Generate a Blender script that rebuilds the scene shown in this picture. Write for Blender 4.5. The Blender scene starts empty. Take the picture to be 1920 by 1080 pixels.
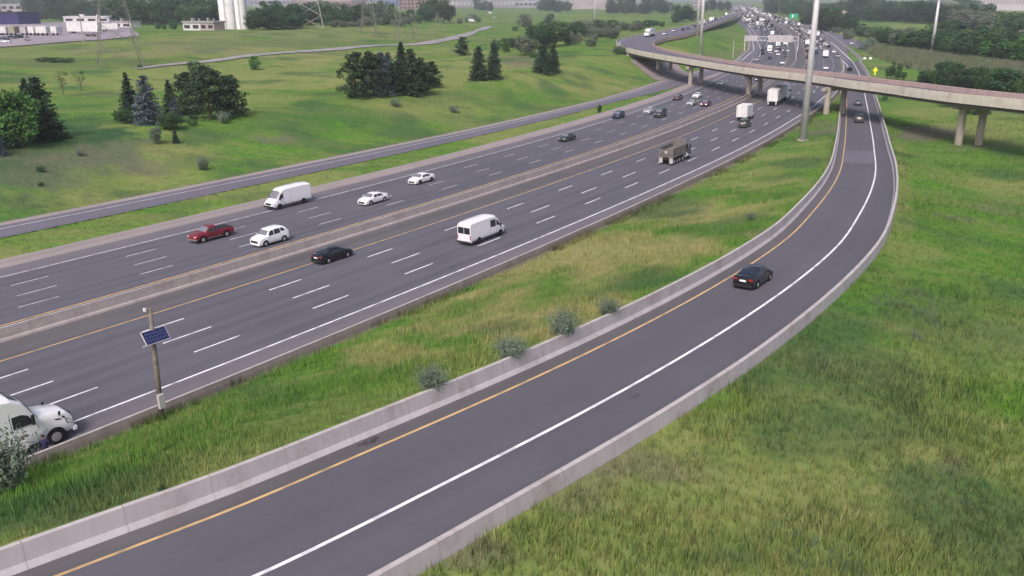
import bpy, math, random
import numpy as np
from mathutils import Vector, Matrix
random.seed(7); rng = np.random.default_rng(7)
R_ = math.radians
SC = bpy.context.scene; COL = SC.collection

# ------------------------------------------------------------------ camera, sky, sun, exposure
CH = 26.8; PITCH = math.atan(543/1600); ROLL = -0.008
cd = bpy.data.cameras.new('camera'); cam = bpy.data.objects.new('camera', cd); COL.objects.link(cam)
cd.sensor_width = 36; cd.lens = 30.0; cd.clip_end = 20000; cd.clip_start = .5
cam.matrix_world = Matrix.Translation((0, 0, CH)) @ Matrix.Rotation(math.pi/2-PITCH, 4, 'X') @ Matrix.Rotation(ROLL, 4, 'Z')
SC.camera = cam
SUN_EL, SUN_AZ = 48, 200          # azimuth measured clockwise from +Y (view direction): light comes from behind
w = bpy.data.worlds.new('World'); SC.world = w; w.use_nodes = True
nt = w.node_tree; bg = nt.nodes['Background']; sky = nt.nodes.new('ShaderNodeTexSky')
sky.sky_type = 'NISHITA'; sky.sun_disc = False; sky.sun_elevation = R_(SUN_EL); sky.sun_rotation = R_(SUN_AZ)
sky.air_density = 1.0; sky.dust_density = 6.0; sky.ozone_density = .6; sky.altitude = 0
nt.links.new(sky.outputs[0], bg.inputs[0]); bg.inputs[1].default_value = 0.15
sd_ = bpy.data.lights.new('sun', 'SUN'); sd_.energy = 1.75; sd_.angle = R_(16); sd_.color = (1, .94, .92)
sun = bpy.data.objects.new('sun', sd_); COL.objects.link(sun)
az = R_(SUN_AZ); el = R_(SUN_EL)
sdir = Vector((math.sin(az)*math.cos(el), math.cos(az)*math.cos(el), math.sin(el)))
sun.rotation_euler = sdir.to_track_quat('Z', 'Y').to_euler(); sun.location = (0, 0, 80)
SC.view_settings.view_transform = 'Standard'; SC.view_settings.look = 'None'
SC.view_settings.exposure = 0.2; SC.view_settings.gamma = 1
SC.render.resolution_x = 1024; SC.render.resolution_y = 576
SC.cycles.use_denoising = True; SC.cycles.max_bounces = 5; SC.cycles.volume_bounces = 0

# ------------------------------------------------------------------ materials
def mat(name, col, rough=.8, metal=0., spec=.3, noise=None, emit=None, bump=None, coat=0, objrand=0, transl=0):
    """noise = (colour2, scale, detail, lo, hi); bump = (scale, strength)"""
    m = bpy.data.materials.new(name); m.use_nodes = True; t = m.node_tree; b = t.nodes['Principled BSDF']
    b.inputs['Base Color'].default_value = (*col, 1); b.inputs['Roughness'].default_value = rough
    b.inputs['Metallic'].default_value = metal; b.inputs['Specular IOR Level'].default_value = spec
    if coat: b.inputs['Coat Weight'].default_value = coat; b.inputs['Coat Roughness'].default_value = .08
    tc = t.nodes.new('ShaderNodeTexCoord'); out = None
    if noise:
        c2, sc, de, lo, hi = noise
        n = t.nodes.new('ShaderNodeTexNoise'); n.inputs['Scale'].default_value = sc; n.inputs['Detail'].default_value = de
        t.links.new(tc.outputs['Object'], n.inputs['Vector'])
        r = t.nodes.new('ShaderNodeMapRange'); r.inputs[1].default_value = lo; r.inputs[2].default_value = hi
        t.links.new(n.outputs['Fac'], r.inputs[0])
        mx = t.nodes.new('ShaderNodeMix'); mx.data_type = 'RGBA'; mx.inputs[6].default_value = (*col, 1); mx.inputs[7].default_value = (*c2, 1)
        t.links.new(r.outputs[0], mx.inputs[0]); out = mx.outputs[2]
    if objrand:
        oi = t.nodes.new('ShaderNodeObjectInfo'); hs = t.nodes.new('ShaderNodeHueSaturation')
        mr = t.nodes.new('ShaderNodeMapRange'); mr.inputs[3].default_value = 1-objrand; mr.inputs[4].default_value = 1+objrand
        t.links.new(oi.outputs['Random'], mr.inputs[0]); t.links.new(mr.outputs[0], hs.inputs['Value'])
        mh = t.nodes.new('ShaderNodeMapRange'); mh.inputs[3].default_value = .5-.03*objrand; mh.inputs[4].default_value = .5+.04*objrand
        t.links.new(oi.outputs['Random'], mh.inputs[0]); t.links.new(mh.outputs[0], hs.inputs['Hue'])
        if out is None: hs.inputs['Color'].default_value = (*col, 1)
        else: t.links.new(out, hs.inputs['Color'])
        out = hs.outputs[0]
    if out is not None: t.links.new(out, b.inputs['Base Color'])
    if bump:
        n2 = t.nodes.new('ShaderNodeTexNoise'); n2.inputs['Scale'].default_value = bump[0]; n2.inputs['Detail'].default_value = 6
        t.links.new(tc.outputs['Object'], n2.inputs['Vector'])
        bp = t.nodes.new('ShaderNodeBump'); bp.inputs['Strength'].default_value = bump[1]; bp.inputs['Distance'].default_value = .2
        t.links.new(n2.outputs['Fac'], bp.inputs['Height']); t.links.new(bp.outputs[0], b.inputs['Normal'])
    if emit: b.inputs['Emission Color'].default_value = (*emit[0], 1); b.inputs['Emission Strength'].default_value = emit[1]
    return m

def road_mat(name, col, c2, streak=.5, lane=0, phase=0.):
    """asphalt; UV = (metres along, metres across); long worn streaks, optional wheel tracks"""
    m = bpy.data.materials.new(name); m.use_nodes = True; t = m.node_tree; b = t.nodes['Principled BSDF']
    b.inputs['Roughness'].default_value = .85; b.inputs['Specular IOR Level'].default_value = .25
    uv = t.nodes.new('ShaderNodeUVMap'); uv.uv_map = 'UVMap'
    mp = t.nodes.new('ShaderNodeMapping'); mp.inputs['Scale'].default_value = (.009, .62, 1)
    t.links.new(uv.outputs[0], mp.inputs[0])
    n = t.nodes.new('ShaderNodeTexNoise'); n.inputs['Scale'].default_value = 1; n.inputs['Detail'].default_value = 4
    t.links.new(mp.outputs[0], n.inputs['Vector'])
    n2 = t.nodes.new('ShaderNodeTexNoise'); n2.inputs['Scale'].default_value = .09; n2.inputs['Detail'].default_value = 7; n2.inputs['Roughness'].default_value = .65
    t.links.new(uv.outputs[0], n2.inputs['Vector'])
    n3 = t.nodes.new('ShaderNodeTexNoise'); n3.inputs['Scale'].default_value = 3.; n3.inputs['Detail'].default_value = 3
    t.links.new(uv.outputs[0], n3.inputs['Vector'])
    a = t.nodes.new('ShaderNodeMath'); a.operation = 'MULTIPLY_ADD'; a.inputs[1].default_value = streak
    t.links.new(n.outputs['Fac'], a.inputs[0])
    a2 = t.nodes.new('ShaderNodeMath'); a2.operation = 'MULTIPLY'; a2.inputs[1].default_value = .62
    t.links.new(n2.outputs['Fac'], a2.inputs[0]); t.links.new(a2.outputs[0], a.inputs[2]); fac = a.outputs[0]
    a3 = t.nodes.new('ShaderNodeMath'); a3.operation = 'MULTIPLY_ADD'; a3.inputs[1].default_value = .18
    t.links.new(n3.outputs['Fac'], a3.inputs[0]); t.links.new(fac, a3.inputs[2]); fac = a3.outputs[0]
    if lane:
        sp = t.nodes.new('ShaderNodeSeparateXYZ'); t.links.new(uv.outputs[0], sp.inputs[0])
        m1 = t.nodes.new('ShaderNodeMath'); m1.operation = 'MULTIPLY_ADD'; m1.inputs[1].default_value = 2*math.pi/lane; m1.inputs[2].default_value = phase
        t.links.new(sp.outputs[1], m1.inputs[0])
        c = t.nodes.new('ShaderNodeMath'); c.operation = 'SINE'; t.links.new(m1.outputs[0], c.inputs[0])
        m2 = t.nodes.new('ShaderNodeMath'); m2.operation = 'MULTIPLY_ADD'; m2.inputs[1].default_value = .07
        t.links.new(c.outputs[0], m2.inputs[0]); t.links.new(fac, m2.inputs[2]); fac = m2.outputs[0]
    r = t.nodes.new('ShaderNodeMapRange'); r.inputs[1].default_value = .3; r.inputs[2].default_value = .85
    t.links.new(fac, r.inputs[0])
    mx = t.nodes.new('ShaderNodeMix'); mx.data_type = 'RGBA'; mx.inputs[6].default_value = (*col, 1); mx.inputs[7].default_value = (*c2, 1)
    t.links.new(r.outputs[0], mx.inputs[0]); t.links.new(mx.outputs[2], b.inputs['Base Color'])
    return m

def conc_mat(name, col, c2, joint=3.7, jstr=.55, stain=(.2, .15, .13)):
    """concrete wall; UV = (metres along, metres around the profile): joints, streaks and dirt"""
    m = bpy.data.materials.new(name); m.use_nodes = True; t = m.node_tree; b = t.nodes['Principled BSDF']
    b.inputs['Roughness'].default_value = .9; b.inputs['Specular IOR Level'].default_value = .2
    uv = t.nodes.new('ShaderNodeUVMap'); uv.uv_map = 'UVMap'
    mp = t.nodes.new('ShaderNodeMapping'); mp.inputs['Scale'].default_value = (1.1, .22, 1); t.links.new(uv.outputs[0], mp.inputs[0])
    n = t.nodes.new('ShaderNodeTexNoise'); n.inputs['Scale'].default_value = 1; n.inputs['Detail'].default_value = 8; n.inputs['Roughness'].default_value = .7
    t.links.new(mp.outputs[0], n.inputs['Vector'])
    r = t.nodes.new('ShaderNodeMapRange'); r.inputs[1].default_value = .32; r.inputs[2].default_value = .72; t.links.new(n.outputs['Fac'], r.inputs[0])
    mx = t.nodes.new('ShaderNodeMix'); mx.data_type = 'RGBA'; mx.inputs[6].default_value = (*col, 1); mx.inputs[7].default_value = (*c2, 1); t.links.new(r.outputs[0], mx.inputs[0])
    n4 = t.nodes.new('ShaderNodeTexNoise'); n4.inputs['Scale'].default_value = .35; n4.inputs['Detail'].default_value = 9; n4.inputs['Roughness'].default_value = .75; t.links.new(uv.outputs[0], n4.inputs['Vector'])
    r4 = t.nodes.new('ShaderNodeMapRange'); r4.inputs[1].default_value = .5; r4.inputs[2].default_value = .76; r4.inputs[4].default_value = .75; t.links.new(n4.outputs['Fac'], r4.inputs[0])
    mx2 = t.nodes.new('ShaderNodeMix'); mx2.data_type = 'RGBA'; t.links.new(r4.outputs[0], mx2.inputs[0]); t.links.new(mx.outputs[2], mx2.inputs[6]); mx2.inputs[7].default_value = (*stain, 1)
    sp = t.nodes.new('ShaderNodeSeparateXYZ'); t.links.new(uv.outputs[0], sp.inputs[0])
    d = t.nodes.new('ShaderNodeMath'); d.operation = 'PINGPONG'; d.inputs[1].default_value = joint/2; t.links.new(sp.outputs[0], d.inputs[0])
    lt = t.nodes.new('ShaderNodeMath'); lt.operation = 'LESS_THAN'; lt.inputs[1].default_value = .03; t.links.new(d.outputs[0], lt.inputs[0])
    ms = t.nodes.new('ShaderNodeMath'); ms.operation = 'MULTIPLY'; ms.inputs[1].default_value = jstr; t.links.new(lt.outputs[0], ms.inputs[0])
    mx3 = t.nodes.new('ShaderNodeMix'); mx3.data_type = 'RGBA'; t.links.new(ms.outputs[0], mx3.inputs[0]); t.links.new(mx2.outputs[2], mx3.inputs[6]); mx3.inputs[7].default_value = (.1, .09, .09, 1)
    t.links.new(mx3.outputs[2], b.inputs['Base Color'])
    return m

def grass_mat(name, blade=False):
    """reads the vertex attribute 'cover' (r dry, g weeds, b bare soil) and 'tint'"""
    m = bpy.data.materials.new(name); m.use_nodes = True; t = m.node_tree; b = t.nodes['Principled BSDF']
    b.inputs['Roughness'].default_value = .95; b.inputs['Specular IOR Level'].default_value = .05
    at = t.nodes.new('ShaderNodeAttribute'); at.attribute_name = 'cover'
    sp = t.nodes.new('ShaderNodeSeparateColor'); t.links.new(at.outputs['Color'], sp.inputs[0])
    tc = t.nodes.new('ShaderNodeTexCoord')
    def noise(scale, det, lo, hi, stretch=None):
        n = t.nodes.new('ShaderNodeTexNoise'); n.inputs['Scale'].default_value = scale; n.inputs['Detail'].default_value = det; n.inputs['Roughness'].default_value = .62
        if stretch:
            mp = t.nodes.new('ShaderNodeMapping'); mp.inputs['Scale'].default_value = stretch; mp.inputs['Rotation'].default_value = (0, 0, .9)
            t.links.new(tc.outputs['Object'], mp.inputs[0]); t.links.new(mp.outputs[0], n.inputs['Vector'])
        else: t.links.new(tc.outputs['Object'], n.inputs['Vector'])
        r = t.nodes.new('ShaderNodeMapRange'); r.inputs[1].default_value = lo; r.inputs[2].default_value = hi; t.links.new(n.outputs['Fac'], r.inputs[0]); return r.outputs[0]
    def mix(f, a, c):
        mx = t.nodes.new('ShaderNodeMix'); mx.data_type = 'RGBA'
        if isinstance(f, float): mx.inputs[0].default_value = f
        else: t.links.new(f, mx.inputs[0])
        for i, v in ((6, a), (7, c)):
            if isinstance(v, tuple): mx.inputs[i].default_value = (*v, 1)
            else: t.links.new(v, mx.inputs[i])
        return mx.outputs[2]
    c = mix(noise(.07, 6, .35, .65), G_LUSH, G_GREEN)
    c = mix(noise(1.1, 8, .42, .75), c, G_DARK)
    if not blade: c = mix(noise(.3, 6, .46, .66, (.14, 1.3, 1)), c, G_GREEN2)
    c = mix(sp.outputs[0], c, mix(noise(.8, 6, .35, .7), G_TAN, G_TAN2))
    c = mix(sp.outputs[1], c, G_WEED)
    c = mix(sp.outputs[2], c, mix(noise(1.5, 6, .4, .6), G_SOIL, G_SOIL2))
    if blade:
        a2 = t.nodes.new('ShaderNodeAttribute'); a2.attribute_name = 'tint'; hs = t.nodes.new('ShaderNodeHueSaturation')
        t.links.new(a2.outputs['Fac'], hs.inputs['Value']); t.links.new(c, hs.inputs['Color']); c = hs.outputs[0]
    t.links.new(c, b.inputs['Base Color'])
    if not blade:
        n2 = t.nodes.new('ShaderNodeTexNoise'); n2.inputs['Scale'].default_value = .9; n2.inputs['Detail'].default_value = 8; t.links.new(tc.outputs['Object'], n2.inputs['Vector'])
        bp = t.nodes.new('ShaderNodeBump'); bp.inputs['Strength'].default_value = .55; bp.inputs['Distance'].default_value = .5
        t.links.new(n2.outputs['Fac'], bp.inputs['Height']); t.links.new(bp.outputs[0], b.inputs['Normal'])
    return m
G_LUSH = (.088, .225, .022); G_GREEN = (.108, .188, .042); G_GREEN2 = (.15, .185, .06); G_DARK = (.038, .1, .022)
G_TAN = (.29, .265, .115); G_TAN2 = (.165, .19, .07); G_WEED = (.04, .09, .04); G_SOIL = (.17, .15, .12); G_SOIL2 = (.13, .125, .09)

M = {}
M['grass'] = grass_mat('grass_ground'); M['blade'] = grass_mat('grass_blades', True)
ASP = (.057, .058, .074); ASP2 = (.108, .105, .132)
M['asphalt'] = road_mat('asphalt_lanes', ASP, ASP2, .75, 1.85, .6)
M['asphalt_far'] = road_mat('asphalt_service', (.1, .093, .125), (.15, .14, .18), .5)
M['asphalt_ramp'] = road_mat('asphalt_ramp', (.073, .071, .088), (.114, .11, .135), .45)
M['shoulder'] = road_mat('shoulder_asphalt', (.085, .077, .096), (.145, .134, .16), .8)
M['shoulder_in'] = road_mat('inner_shoulder_asphalt', (.052, .05, .058), (.112, .105, .12), .8)
M['gravel'] = road_mat('gravel_strip', (.17, .145, .15), (.29, .25, .25), .8)
M['paint_white'] = mat('road_paint_white', (.6, .58, .62), .6, noise=((.3, .29, .33), 1.1, 8, .48, .68))
M['paint_bright'] = mat('road_paint_fresh_white', (.78, .76, .82), .6, noise=((.34, .33, .38), .9, 9, .48, .72))
M['paint_yellow'] = mat('road_paint_yellow', (.6, .4, .19), .6, noise=((.3, .22, .14), .9, 9, .46, .72))
M['conc_ramp'] = conc_mat('barrier_concrete_ramp', (.43, .405, .44), (.35, .33, .36), 3.7, .25)
M['conc_median'] = conc_mat('barrier_concrete_median', (.43, .375, .385), (.34, .3, .31), 3.9, .3)
M['conc_curb'] = conc_mat('barrier_concrete_dirty', (.23, .205, .2), (.15, .135, .135), 6, .3)
M['conc_top'] = conc_mat('barrier_top_concrete', (.47, .44, .45), (.38, .35, .36), 3.7, .5)
M['conc_bridge'] = conc_mat('bridge_concrete', (.6, .56, .49), (.5, .465, .41), 6, .25, (.25, .2, .17))
M['conc_pink'] = conc_mat('bridge_parapet_inner', (.46, .34, .33), (.38, .29, .285), 6, .25)
M['conc_pier'] = mat('pier_concrete', (.38, .345, .31), .9, noise=((.27, .24, .215), .5, 6, .4, .7))
M['conc_slope'] = mat('slope_paving_concrete', (.26, .22, .23), .95, noise=((.18, .15, .155), .25, 6, .4, .7))
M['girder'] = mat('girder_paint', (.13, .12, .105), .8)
M['path'] = mat('gravel_path', (.3, .28, .3), .95, noise=((.2, .2, .19), .2, 6, .4, .7))
M['lot'] = mat('lot_asphalt', (.3, .255, .3), .95, noise=((.22, .2, .24), .05, 6, .4, .7))
M['tyre'] = mat('tyre_rubber', (.012, .012, .014), .9)
M['rim'] = mat('alloy_rim', (.42, .42, .44), .4, .5)
M['rim_dark'] = mat('dark_rim', (.07, .07, .08), .4, .5)
M['well'] = mat('wheel_well_black', (.008, .008, .01), .95)
M['glass'] = mat('car_glass_dark', (.02, .023, .035), .12, spec=.6, coat=.3)
M['glass_light'] = mat('windscreen_glass', (.16, .16, .19), .15, spec=.7, coat=.5)
M['chrome'] = mat('bright_trim', (.5, .5, .52), .25, .8)
M['trim'] = mat('black_plastic_trim', (.02, .02, .024), .7)
M['plate'] = mat('licence_plate_white', (.75, .75, .78), .5)
M['tail'] = mat('tail_lamp_red', (.3, .02, .02), .3)
M['headlamp'] = mat('head_lamp_clear', (.55, .55, .6), .15, spec=.8)
M['lit'] = mat('head_lamp_lit', (.8, .8, .85), .3, emit=((1, .95, .9), 3.))
M['steel'] = mat('galvanised_steel', (.56, .55, .59), .55, .2, noise=((.5, .49, .53), .6, 3, .4, .6))
M['steel_dark'] = mat('weathered_tower_steel', (.17, .17, .16), .7, .2)
M['steel_pale'] = mat('pale_tower_steel', (.36, .35, .33), .7, .2)
M['wood'] = mat('weathered_wood_pole', (.2, .175, .15), .9, noise=((.13, .115, .1), 3, 5, .4, .6))
M['solar'] = mat('solar_cells_blue', (.012, .015, .07), .25, spec=.6)
M['solar_line'] = mat('solar_busbar', (.12, .14, .3), .4)
M['box_grey'] = mat('cabinet_grey', (.42, .4, .42), .6)
M['sign_green'] = mat('sign_green', (.02, .36, .2), .5)
M['sign_white'] = mat('sign_white', (.75, .85, .82), .5)
M['sign_yellow'] = mat('sign_yellow', (.75, .72, .05), .5)
M['sign_back'] = mat('sign_back_aluminium', (.45, .42, .47), .6, noise=((.36, .34, .38), .8, 3, .4, .6))
M['bark'] = mat('bark', (.09, .07, .055), .95)
M['spruce'] = mat('spruce_needles', (.022, .048, .03), .9, noise=((.045, .08, .045), 1.6, 3, .4, .65), objrand=.2)
M['blue_spruce'] = mat('blue_spruce_needles', (.055, .085, .1), .9, noise=((.12, .155, .18), 1.6, 3, .4, .65), objrand=.1)
M['pine'] = mat('pine_needles', (.026, .05, .026), .9, noise=((.055, .085, .04), 1.2, 3, .4, .65), objrand=.2)
M['leaf_dark'] = mat('leaves_dark', (.02, .06, .028), .9, noise=((.05, .11, .04), .7, 4, .4, .65), objrand=.3)
M['leaf_green'] = mat('leaves_green', (.045, .12, .03), .9, noise=((.09, .19, .045), .9, 4, .4, .65), objrand=.25)
M['leaf_mid'] = mat('leaves_mid', (.035, .085, .03), .9, noise=((.08, .15, .05), .8, 4, .4, .65), objrand=.25)
M['leaf_silver'] = mat('leaves_silver', (.1, .145, .105), .9, noise=((.2, .25, .19), 1.4, 4, .4, .65), objrand=.15)
M['leaf_grey'] = mat('leaves_grey', (.11, .14, .1), .9, noise=((.19, .215, .16), .8, 4, .4, .65), objrand=.2)
M['reed'] = mat('reeds', (.09, .12, .06), .95, noise=((.17, .175, .12), .35, 5, .4, .65))
def paint(name, c, rough=.3): return mat(name, c, rough, 0, .5, coat=.6)
PW = paint('paint_white', (.78, .78, .82)); PWV = paint('paint_van_white', (.74, .73, .8), .45); PB = paint('paint_black', (.005, .005, .008), .25)
PRED = paint('paint_dark_red', (.17, .008, .02)); PSIL = paint('paint_silver', (.38, .39, .42)); PGR = paint('paint_grey', (.1, .1, .12)); PBL = paint('paint_navy', (.02, .03, .09))
PDG = paint('paint_dark_green_grey', (.035, .045, .045)); PMAR = paint('paint_maroon', (.07, .01, .015)); PGOLD = paint('paint_beige', (.3, .27, .22))
PTRK = mat('trailer_white', (.7, .7, .72), .6, noise=((.55, .55, .58), .6, 4, .4, .7)); PDUMP = mat('dump_body_grey', (.16, .145, .14), .75, noise=((.1, .09, .09), 1.2, 4, .4, .7))

# ------------------------------------------------------------------ mesh helpers
def tag(o, label=None, cat=None, group=None, kind=None):
    if label: o['label'] = label
    if cat: o['category'] = cat
    if group: o['group'] = group
    if kind: o['kind'] = kind
    return o
def empty(name, loc=(0, 0, 0), rz=0., label=None, cat=None, group=None):
    o = bpy.data.objects.new(name, None); COL.objects.link(o); o.location = loc; o.rotation_euler = (0, 0, rz); o.empty_display_size = .2
    return tag(o, label, cat, group)
def mesh_np(name, V, F, mats, parent=None, smooth=False, uv=None, midx=None):
    """V (n,3); F list of tuples or an (m,3|4) array"""
    me = bpy.data.meshes.new(name)
    V = np.asarray(V, np.float32)
    if isinstance(F, np.ndarray):
        k = F.shape[1]; m = len(F)
        me.vertices.add(len(V)); me.vertices.foreach_set('co', V.ravel())
        me.loops.add(m*k); me.loops.foreach_set('vertex_index', F.astype(np.int32).ravel())
        me.polygons.add(m); me.polygons.foreach_set('loop_start', np.arange(0, m*k, k, dtype=np.int32)); me.polygons.foreach_set('loop_total', np.full(m, k, np.int32))
        me.update(calc_edges=True)
    else: me.from_pydata([tuple(map(float, v)) for v in V], [], F); me.update()
    for m_ in (mats if isinstance(mats, (list, tuple)) else [mats]): me.materials.append(m_)
    if midx is not None: me.polygons.foreach_set('material_index', np.asarray(midx, np.int32))
    if uv is not None:
        l = me.uv_layers.new(name='UVMap'); vi = np.empty(len(me.loops), np.int32); me.loops.foreach_get('vertex_index', vi)
        l.data.foreach_set('uv', np.asarray(uv, np.float32)[vi].ravel())
    if smooth: me.polygons.foreach_set('use_smooth', np.ones(len(me.polygons), bool))
    o = bpy.data.objects.new(name, me); COL.objects.link(o)
    if parent: o.parent = parent
    return o
def inst(src, name=None, parent=None, loc=None, rz=None, scale=None):
    o = src.copy(); COL.objects.link(o)
    if parent: o.parent = parent
    if loc is not None: o.location = loc
    if rz is not None: o.rotation_euler = (0, 0, rz)
    if scale is not None: o.scale = scale
    return o
class MB:
    def __init__(s): s.v = []; s.f = []; s.m = []; s.mi = 0
    def box(s, x0, x1, y0, y1, z0, z1, mi=None, tx=0, ty=0):
        """tx, ty: inset of the top"""
        b = len(s.v); s.v += [(x0, y0, z0), (x1, y0, z0), (x1, y1, z0), (x0, y1, z0), (x0+tx, y0+ty, z1), (x1-tx, y0+ty, z1), (x1-tx, y1-ty, z1), (x0+tx, y1-ty, z1)]
        for q in ((0, 3, 2, 1), (4, 5, 6, 7), (0, 1, 5, 4), (1, 2, 6, 5), (2, 3, 7, 6), (3, 0, 4, 7)): s.f.append(tuple(b+i for i in q)); s.m.append(s.mi if mi is None else mi)
        return s
    def tube(s, p, q, r0, r1=None, n=8, mi=None, cap=True):
        r1 = r0 if r1 is None else r1; p = Vector(p); q = Vector(q); d = (q-p).normalized()
        u = d.orthogonal().normalized(); w_ = d.cross(u); b = len(s.v)
        for c, r in ((p, r0), (q, r1)):
            for i in range(n): a = 2*math.pi*i/n; s.v.append(tuple(c+u*math.cos(a)*r+w_*math.sin(a)*r))
        k = s.mi if mi is None else mi
        for i in range(n): j = (i+1) % n; s.f.append((b+i, b+j, b+n+j, b+n+i)); s.m.append(k)
        if cap: s.f.append(tuple(b+i for i in reversed(range(n)))); s.m.append(k); s.f.append(tuple(b+n+i for i in range(n))); s.m.append(k)
        return s
    def poly(s, pts, mi=None):
        b = len(s.v); s.v += [tuple(p) for p in pts]; s.f.append(tuple(range(b, b+len(pts)))); s.m.append(s.mi if mi is None else mi); return s
    def prism(s, pts, y0, y1, mi=None):
        """side profile (x,z) extruded across y"""
        b = len(s.v); n = len(pts); k = s.mi if mi is None else mi
        s.v += [(x, y0, z) for x, z in pts]+[(x, y1, z) for x, z in pts]
        s.f.append(tuple(b+i for i in range(n))); s.f.append(tuple(b+n+i for i in reversed(range(n)))); s.m += [k, k]
        for i in range(n): j = (i+1) % n; s.f.append((b+i, b+n+i, b+n+j, b+j)); s.m.append(k)
        return s
    def build(s, name, mats, parent=None, smooth=False, bevel=0):
        o = mesh_np(name, s.v, s.f, mats, parent, smooth, midx=s.m)
        if bevel: md = o.modifiers.new('b', 'BEVEL'); md.width = bevel; md.segments = 2; md.limit_method = 'ANGLE'
        return o

# ------------------------------------------------------------------ camera geometry: image point -> world point at a height (survey of the site)
def ray(px, py):
    x = px-960.; y = -(py-540.); c, s = math.cos(ROLL), math.sin(ROLL); x, y = c*x-s*y, s*x+c*y
    cp, sp = math.cos(PITCH), math.sin(PITCH); return np.array([x, 1600*cp+y*sp, -1600*sp+y*cp])/1600
def P(px, py, z=0.):
    r = ray(px, py); t = (CH-z)/-r[2]; return np.array([r[0]*t, r[1]*t])
def arcl(c): return np.r_[0, np.cumsum(np.hypot(*np.diff(c, axis=0)[:, :2].T))]
def nrm(c):
    t = np.gradient(c[:, :2], axis=0); t /= np.hypot(*t.T)[:, None]; return np.stack([-t[:, 1], t[:, 0]], 1)
def smooth(pts, step):
    S = arcl(pts); out = []; m = np.gradient(pts, S, axis=0)
    for i in range(len(pts)-1):
        h = S[i+1]-S[i]; k = max(1, int(h/(step if S[i] < 650 else step*5))); t = np.linspace(0, 1, k, endpoint=False)[:, None]
        out.append((2*t**3-3*t**2+1)*pts[i]+(t**3-2*t**2+t)*h*m[i]+(-2*t**3+3*t**2)*pts[i+1]+(t**3-t**2)*h*m[i+1])
    return np.vstack(out+[pts[-1:]])
# highway reference line (the near carriageway's yellow edge line)
def E0(X): t = X/100; return 116.947913+144.674869*t+20.1805897*t**2+7.2025*t**3+16.3539*t**4
xs = np.arange(-90, 93, 2.); c = np.stack([xs, E0(xs)], 1); s_ = arcl(c)+12.19
c = c+nrm(c)*np.clip(1.4*(s_-85)/95, -.6, 2.5)[:, None]
back = c[0]-(c[1]-c[0])/np.hypot(*(c[1]-c[0]))*np.array([[60.], [30.]])
C = smooth(np.vstack([back, c[:-1], [(119, 354.8), (144.5, 432), (185, 564.6), (225, 705), (325, 1135), (753, 2889), (1300, 5100)]]), 3)
NC = nrm(C); SCc = arcl(C); i0 = np.argmin(np.hypot(*(C-c[0]).T)); SCc = SCc-SCc[i0]+12.19
# exit ramp (its yellow line), climbing towards the camera
ZY = [-50, 0, 29, 70, 114, 150, 200, 240, 1000]; ZZ = [7.6, 7.1, 6.4, 4.6, 2.6, 1.4, .45, 0, 0]
def zr(y): return np.interp(y, ZY, ZZ)
def PR(px, py, dz=0):
    z = 0
    for i in range(30): z = zr(P(px, py, z+dz)[1])
    return P(px, py, z+dz)
yel = [(113, 1080), (400, 970.6), (700, 843.5), (1000, 711), (1300, 560.4), (1408, 496), (1479, 445), (1525, 397), (1573, 326), (1583, 278), (1586.5, 229), (1587, 165), (1583.7, 137), (1576, 115)]
Yp = np.array([PR(*p) for p in yel]); pre = Yp[0]-(Yp[1]-Yp[0])/np.hypot(*(Yp[1]-Yp[0]))*np.array([[60], [30]])
RR = smooth(np.vstack([pre, Yp]), 1.5); NR = nrm(RR); SRr = arcl(RR)
def proj(pts, cv, N, S):
    pts = np.atleast_2d(pts); out_s = np.empty(len(pts)); out_d = np.empty(len(pts)); ii = np.empty(len(pts), int)
    for a in range(0, len(pts), 20000):
        q = pts[a:a+20000]; i = np.argmin((q[:, 0:1]-cv[None, :, 0])**2+(q[:, 1:2]-cv[None, :, 1])**2, axis=1)
        T = np.stack([N[i, 1], -N[i, 0]], 1); e = q-cv[i]; out_s[a:a+20000] = S[i]+(e*T).sum(1); out_d[a:a+20000] = (e*N[i]).sum(1); ii[a:a+20000] = i
    return out_s, out_d, ii
def at_c(s, d, z=0.):
    x = np.interp(s, SCc, C[:, 0]); y = np.interp(s, SCc, C[:, 1]); nx = np.interp(s, SCc, NC[:, 0]); ny = np.interp(s, SCc, NC[:, 1])
    return np.stack(np.broadcast_arrays(x+nx*d, y+ny*d, np.asarray(z, float)), -1)
def at_r(s, d, z=0.):
    x = np.interp(s, SRr, RR[:, 0]); y = np.interp(s, SRr, RR[:, 1]); nx = np.interp(s, SRr, NR[:, 0]); ny = np.interp(s, SRr, NR[:, 1])
    return np.stack(np.broadcast_arrays(x+nx*d, y+ny*d, zr(y)+z), -1)
def head_c(s): t = at_c(s+1, 0)-at_c(s-1, 0); return math.atan2(t[1], t[0])
def head_r(s): t = at_r(s+1, 0)-at_r(s-1, 0); return math.atan2(t[1], t[0])
SVN = lambda s: np.interp(s, [0, 60, 160, 274, 330, 400, 450, 530, 600, 700, 900, 1300], [40, 39.8, 37.9, 34.7, 29.5, 26.2, 23, 22, 23, 26, 30, 31])
SVF = lambda s: np.interp(s, [0, 60, 160, 274, 330, 400, 450, 530, 600, 700, 900, 1300, 5000], [48, 47.7, 45.9, 41.5, 40.5, 35, 30.5, 28.8, 31, 35, 40, 42, 42])
ERT = lambda s: np.interp(s, [80, 130, 180, 240, 345, 380, 452, 573, 1200, 5000], [-18.4, -18.2, -17.8, -17.4, -17.4, -17.6, -18, -22.2, -21, -21])
roff = lambda s: np.interp(s, [0, 96, 118, 143, 178, 212, 400], [-8.75, -8.68, -8.36, -8.04, -7.26, -7.0, -7.1])
def sstep(x): x = np.clip(x, 0, 1); return x*x*(3-2*x)
_perm = rng.random((256, 256))
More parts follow.
